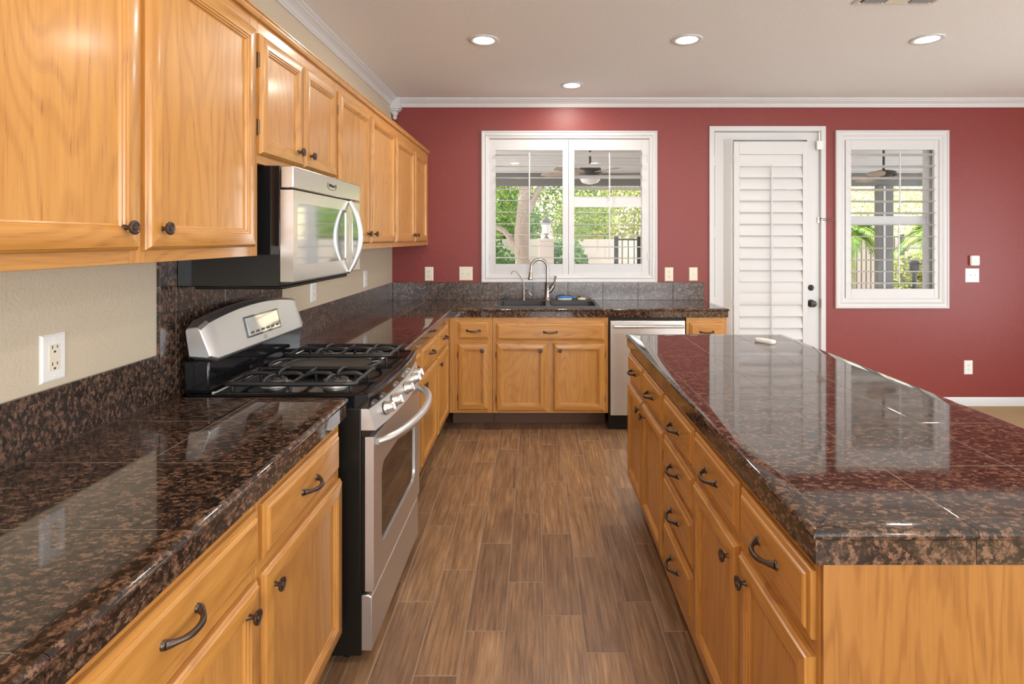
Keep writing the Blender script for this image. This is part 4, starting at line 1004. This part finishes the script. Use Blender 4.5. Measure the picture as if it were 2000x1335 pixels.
# patio cover
t = thing('patio_cover', 'painted slatted patio roof with beam and post outside the windows', 'patio cover', (3, 7, 0))
def pc(x0, x1, y0, y1, z0, z1): mb.box(x0-3, x1-3, y0-7, y1-7, z0, z1)
mb = MB(); RZ = lambda y: 3.02-(y-5.05)*.112
mb.prism([(5.05, 0), (9.7, 0), (9.7, .04), (5.05, .04)], lambda p, a: (a, p[0]-7, RZ(p[0])+p[1]), -6.5, 7); mb.build('roof_deck', M['patio_wood'], t)
mb = MB()
for i in range(27): q = 5.1+i*.17; pc(-3.5, 10, q, q+.045, RZ(q)-.05, RZ(q)-.006)
mb.build('roof_slats', M['white'], t)
mb = MB()
pc(-3.5, 10, 9.0, 9.12, 2.32, 2.52); mb.build('beam', M['post'], t)
for X_ in (5.66, -2.6):
    mb = MB(); pc(X_-.11, X_+.13, 8.96, 9.07, -.08, 2.32); po = mb.build('post', M['post'], t)
    mb = MB(); pc(X_-.135+.10, X_-.135+.13, 8.950, 8.959, -.05, 2.31); mb.build('conduit', M['white'], po)
def fan(label, x, y, z, light=True):
    t = thing('ceiling_fan', label, 'fan', (x, y, z))
    mb = MB(); mb.lathe([(.05, 2.75-z), (.06, 2.72-z), (.02, 2.68-z), (.014, 2.66-z), (.014, .06)], (0, 0, 0), n=14); mb.build('downrod', M['rail'], t)
    mb = MB(); mb.lathe([(.04, .07), (.13, .05), (.15, 0), (.12, -.05), (.05, -.06)], (0, 0, 0), n=20); mb.build('motor', M['rail'], t)
    for k in range(5):
        a = R(72*k+12); mb = MB(); ca, sa = math.cos(a), math.sin(a)
        pts = [(.12, -.02), (.2, -.05), (.4, -.09), (.62, -.08), (.68, 0), (.62, .08), (.4, .09), (.2, .05), (.12, .02)]
        mb.prism(pts, lambda p, h: (p[0]*ca-p[1]*sa, p[0]*sa+p[1]*ca, h+p[1]*.15), -.02, -.012); mb.build('blade', M['bark'], t)
    if light: mb = MB(); mb.lathe([(.03, -.16), (.10, -.14), (.13, -.10), (.10, -.065)], (0, 0, 0), n=18); mb.build('light_bowl', M['white_plastic'], t)
fan('patio ceiling fan seen through the right half of the sink window', .70, 7.0, 2.31)
fan('patio ceiling fan seen at the top of the narrow right window', 4.4, 7.0, 2.26, False)
def leaves(mb, c, rad, n, size, mat=0, narrow=.5):
    n = int(n*2.2); size = size*.62
    for _ in range(n):
        while True:
            p = Vector((random.uniform(-1, 1), random.uniform(-1, 1), random.uniform(-1, 1)))
            if .35 < p.length < 1: break
        p = Vector((c[0]+p.x*rad[0], c[1]+p.y*rad[1], c[2]+p.z*rad[2]))
        if p.z < 0: continue
        d = Vector((random.gauss(0, 1), random.gauss(0, 1), random.gauss(0, 1))).normalized(); e_ = d.orthogonal().normalized(); s_ = size*random.uniform(.6, 1.3)
        vs = [p-d*s_, p+e_*s_*narrow, p+d*s_, p-e_*s_*narrow]; mb.add([tuple(v) for v in vs], [(0, 1, 2, 3)], mat=mat, off=(0, 0, 0))
def bush(label, x, y, z, r, n, mat, name='bush', cat='bush', group='garden shrubs', size=.09):
    t = thing(name, label, cat, (x, y, z), group=group)
    mb = MB(); leaves(mb, (0, 0, r[2]*.9), r, n, size); mb.build('foliage', M[mat], t)
    mb = MB(); mb.tube([(0, 0, -.1), (.05, 0, r[2]*.5), (.1, .05, r[2])], [.05, .04, .02], 6); mb.tube([(0, 0, 0), (-.15, .05, r[2]*.9)], [.03, .01], 6); mb.build('stem', M['bark'], t)
# tree with thick pale trunk, left half of sink window
ty = 10.4; tx = (1022-1044)/F*ty
t = thing('tree', 'leafy tree with a thick pale trunk outside left half of sink window', 'tree', (tx, ty, -.1))
mb = MB(); mb.tube([(0, 0, 0), (.02, 0, .8), (-.04, 0, 1.6), (.03, .05, 2.4), (.1, .1, 3.4)], [.20, .155, .14, .12, .10], 12)
mb.tube([(-.02, 0, 1.3), (-.35, 0, 1.7), (-.75, .1, 1.9)], [.07, .05, .03], 8); mb.tube([(.05, 0, 2.0), (.5, .1, 2.9), (1.1, .1, 3.5)], [.07, .05, .04], 8); mb.build('trunk', M['bark'], t)
mb = MB()
leaves(mb, (-.2, .6, 3.5), (2.4, 1.2, 1.2), 2600, .08); leaves(mb, (-.7, .5, 2.3), (.8, .6, .7), 800, .07); leaves(mb, (1.0, .6, 2.3), (.8, .6, .8), 800, .07)
mb.build('crown', M['leaf'], t)
bush('dense green shrub low behind the pale tree trunk', -1.45, 12.2, -.08, (1.1, .55, .9), 3000, 'leaf_dark')
bush('green shrub behind the garden lantern, through the sink window', .66, 12.2, -.08, (.55, .5, .85), 1800, 'leaf_dark')
bush('yellow-green shrub on the hillside seen through right half of sink window', 1.35, 15.2, .9, (.9, .8, .95), 2600, 'leaf_yellow')
bush('dark green shrub above the yard wall behind the garden lantern', -.55, 15.1, .9, (.75, .6, .95), 2600, 'leaf_dark')
bush('green shrub at right edge of the sink window view', 3.9, 15.6, .9, (.9, .8, .9), 2000, 'leaf')
bush('tall dark hedge shrub at the left edge of the sink window view', -4.2, 12.0, 0, (1.4, .8, 1.7), 2400, 'leaf_dark')
bush('leafy bush low in the narrow right window', 6.55, 9.5, -.08, (.62, .4, .70), 2600, 'leaf_yellow', size=.06)
bush('small yellow bush left of the patio post', 5.0, 10.6, -.08, (.5, .4, .55), 1200, 'leaf_yellow', size=.06)
def palm(label, x, y, z, seed_):
    t = thing('palm_tree', label, 'palm', (x, y, z), group='palms beyond the patio')
    mb = MB(); mb.tube([(0, 0, -.5), (.05, 0, .8), (0, 0, 1.7)], [.14, .11, .10], 10); mb.build('trunk', M['bark'], t)
    mb = MB(); rr = random.Random(seed_)
    for k in range(20):
        a = rr.uniform(0, 6.28); el = rr.uniform(.1, 1.1); Lf = rr.uniform(.9, 1.3)
        pts = []
        for i in range(9):
            s_ = i/8; rad = Lf*s_*math.cos(el); zz = 1.7+Lf*s_*math.sin(el)-1.3*s_*s_; pts.append(Vector((rad*math.cos(a), rad*math.sin(a), zz)))
        mb.tube(pts, .012, 4)
        sd = Vector((-math.sin(a), math.cos(a), 0))
        for i in range(1, 8):
            for q in range(4):
                p = pts[i].lerp(pts[i+1], q/4); d_ = (pts[i+1]-pts[i]).normalized()
                for s_ in (-1, 1):
                    e_ = (sd*s_+d_*.8+Vector((0, 0, -.35))).normalized()*.42*(1.15-i/9)
                    mb.add([tuple(p), tuple(p+e_*.5+d_*.02), tuple(p+e_), tuple(p+e_*.5-d_*.02)], [(0, 1, 2, 3)], off=(0, 0, 0))
    mb.build('fronds', M['leaf'], t)
palm('palm with drooping fronds left of the patio post, through right window', 6.4, 11.35, -.08, 3)
palm('palm with drooping fronds right of the patio post, through right window', 8.6, 11.9, -.08, 5)
bush('big yellow-green tree crown behind the palms', 11.2, 18.0, .8, (3.0, 1.2, 1.7), 3600, 'leaf_yellow', name='tree', cat='tree', group=None or 'trees on the hillside')
bush('yellow-green tree crown above the yard wall, right half of sink window', 3.2, 18.2, .9, (2.6, 1.1, 1.6), 3200, 'leaf_yellow', name='tree', cat='tree', group='trees on the hillside', size=.12)
bush('green tree crown on the hillside behind the pale trunk', -2.2, 16.9, .9, (2.6, 1.2, 1.5), 3600, 'leaf', name='tree', cat='tree', group='trees on the hillside')
# fences
def fence(label, x0, x1, y, z0, z1, step=.11):
    t = thing('iron_fence', label, 'fence', ((x0+x1)/2, y, z0), group=None); c = (x0+x1)/2; h = z1-z0
    for q in (x0, x1): mb = MB(); mb.box(q-c-.035, q-c+.035, -.035, .035, 0, h+.04); mb.build('post', M['rail'], t)
    for zz in (.1, h-.03): mb = MB(); mb.box(x0-c, x1-c, -.015, .015, zz, zz+.03); mb.build('rail', M['rail'], t)
    q = x0+step
    while q < x1-.03: mb = MB(); mb.box(q-c-.008, q-c+.008, -.008, .008, .1, h-.01); mb.build('bar', M['rail'], t); q += step
fence('black iron fence panel in the right half of the sink window', 1.50, 1.92, 10.2, -.08, 1.46)
fence('black iron fence behind the bush in the right window', 6.0, 8.6, 13.0, -.08, 1.52)
fence('black iron fence section left of the patio post', 4.75, 5.35, 9.8, -.08, 1.50)
# pillar with lantern
py_ = 9.8; px_ = (1067-1044)/F*py_
t = thing('garden_pillar', 'pale square garden pillar carrying a lantern', 'pillar', (px_, py_, -.08)); mb = MB(); mb.box(-.13, .13, -.13, .13, 0, 1.50); mb.box(-.16, .16, -.16, .16, 1.50, 1.545); mb.build('shaft', M['stone_wall'], t, bevel=.01)
t = thing('garden_lantern', 'white lantern on top of the garden pillar outside', 'lantern', (px_, py_, 1.465))
mb = MB(); mb.lathe([(.05, 0), (.05, .02), (.02, .04), (.03, .07), (.06, .09)], (0, 0, 0), n=8); mb.lathe([(.11, .27), (.07, .33), (.02, .38), (.004, .42)], (0, 0, 0), n=8); mb.build('cage', M['post'], t)
mb = MB(); mb.lathe([(.06, .09), (.09, .26), (.09, .27)], (0, 0, 0), n=8); mb.build('lantern_glass', M['white_plastic'], t)
t = thing('garden_light', 'dark bollard light standing in front of the bush', 'garden light', (6.04, 8.83, -.08)); mb = MB(); mb.lathe([(.03, 0), (.03, 1.0), (.07, 1.02), (.07, 1.14), (.09, 1.15), (.02, 1.22)], (0, 0, 0), n=10); mb.build('lamp_body', M['rail'], t)
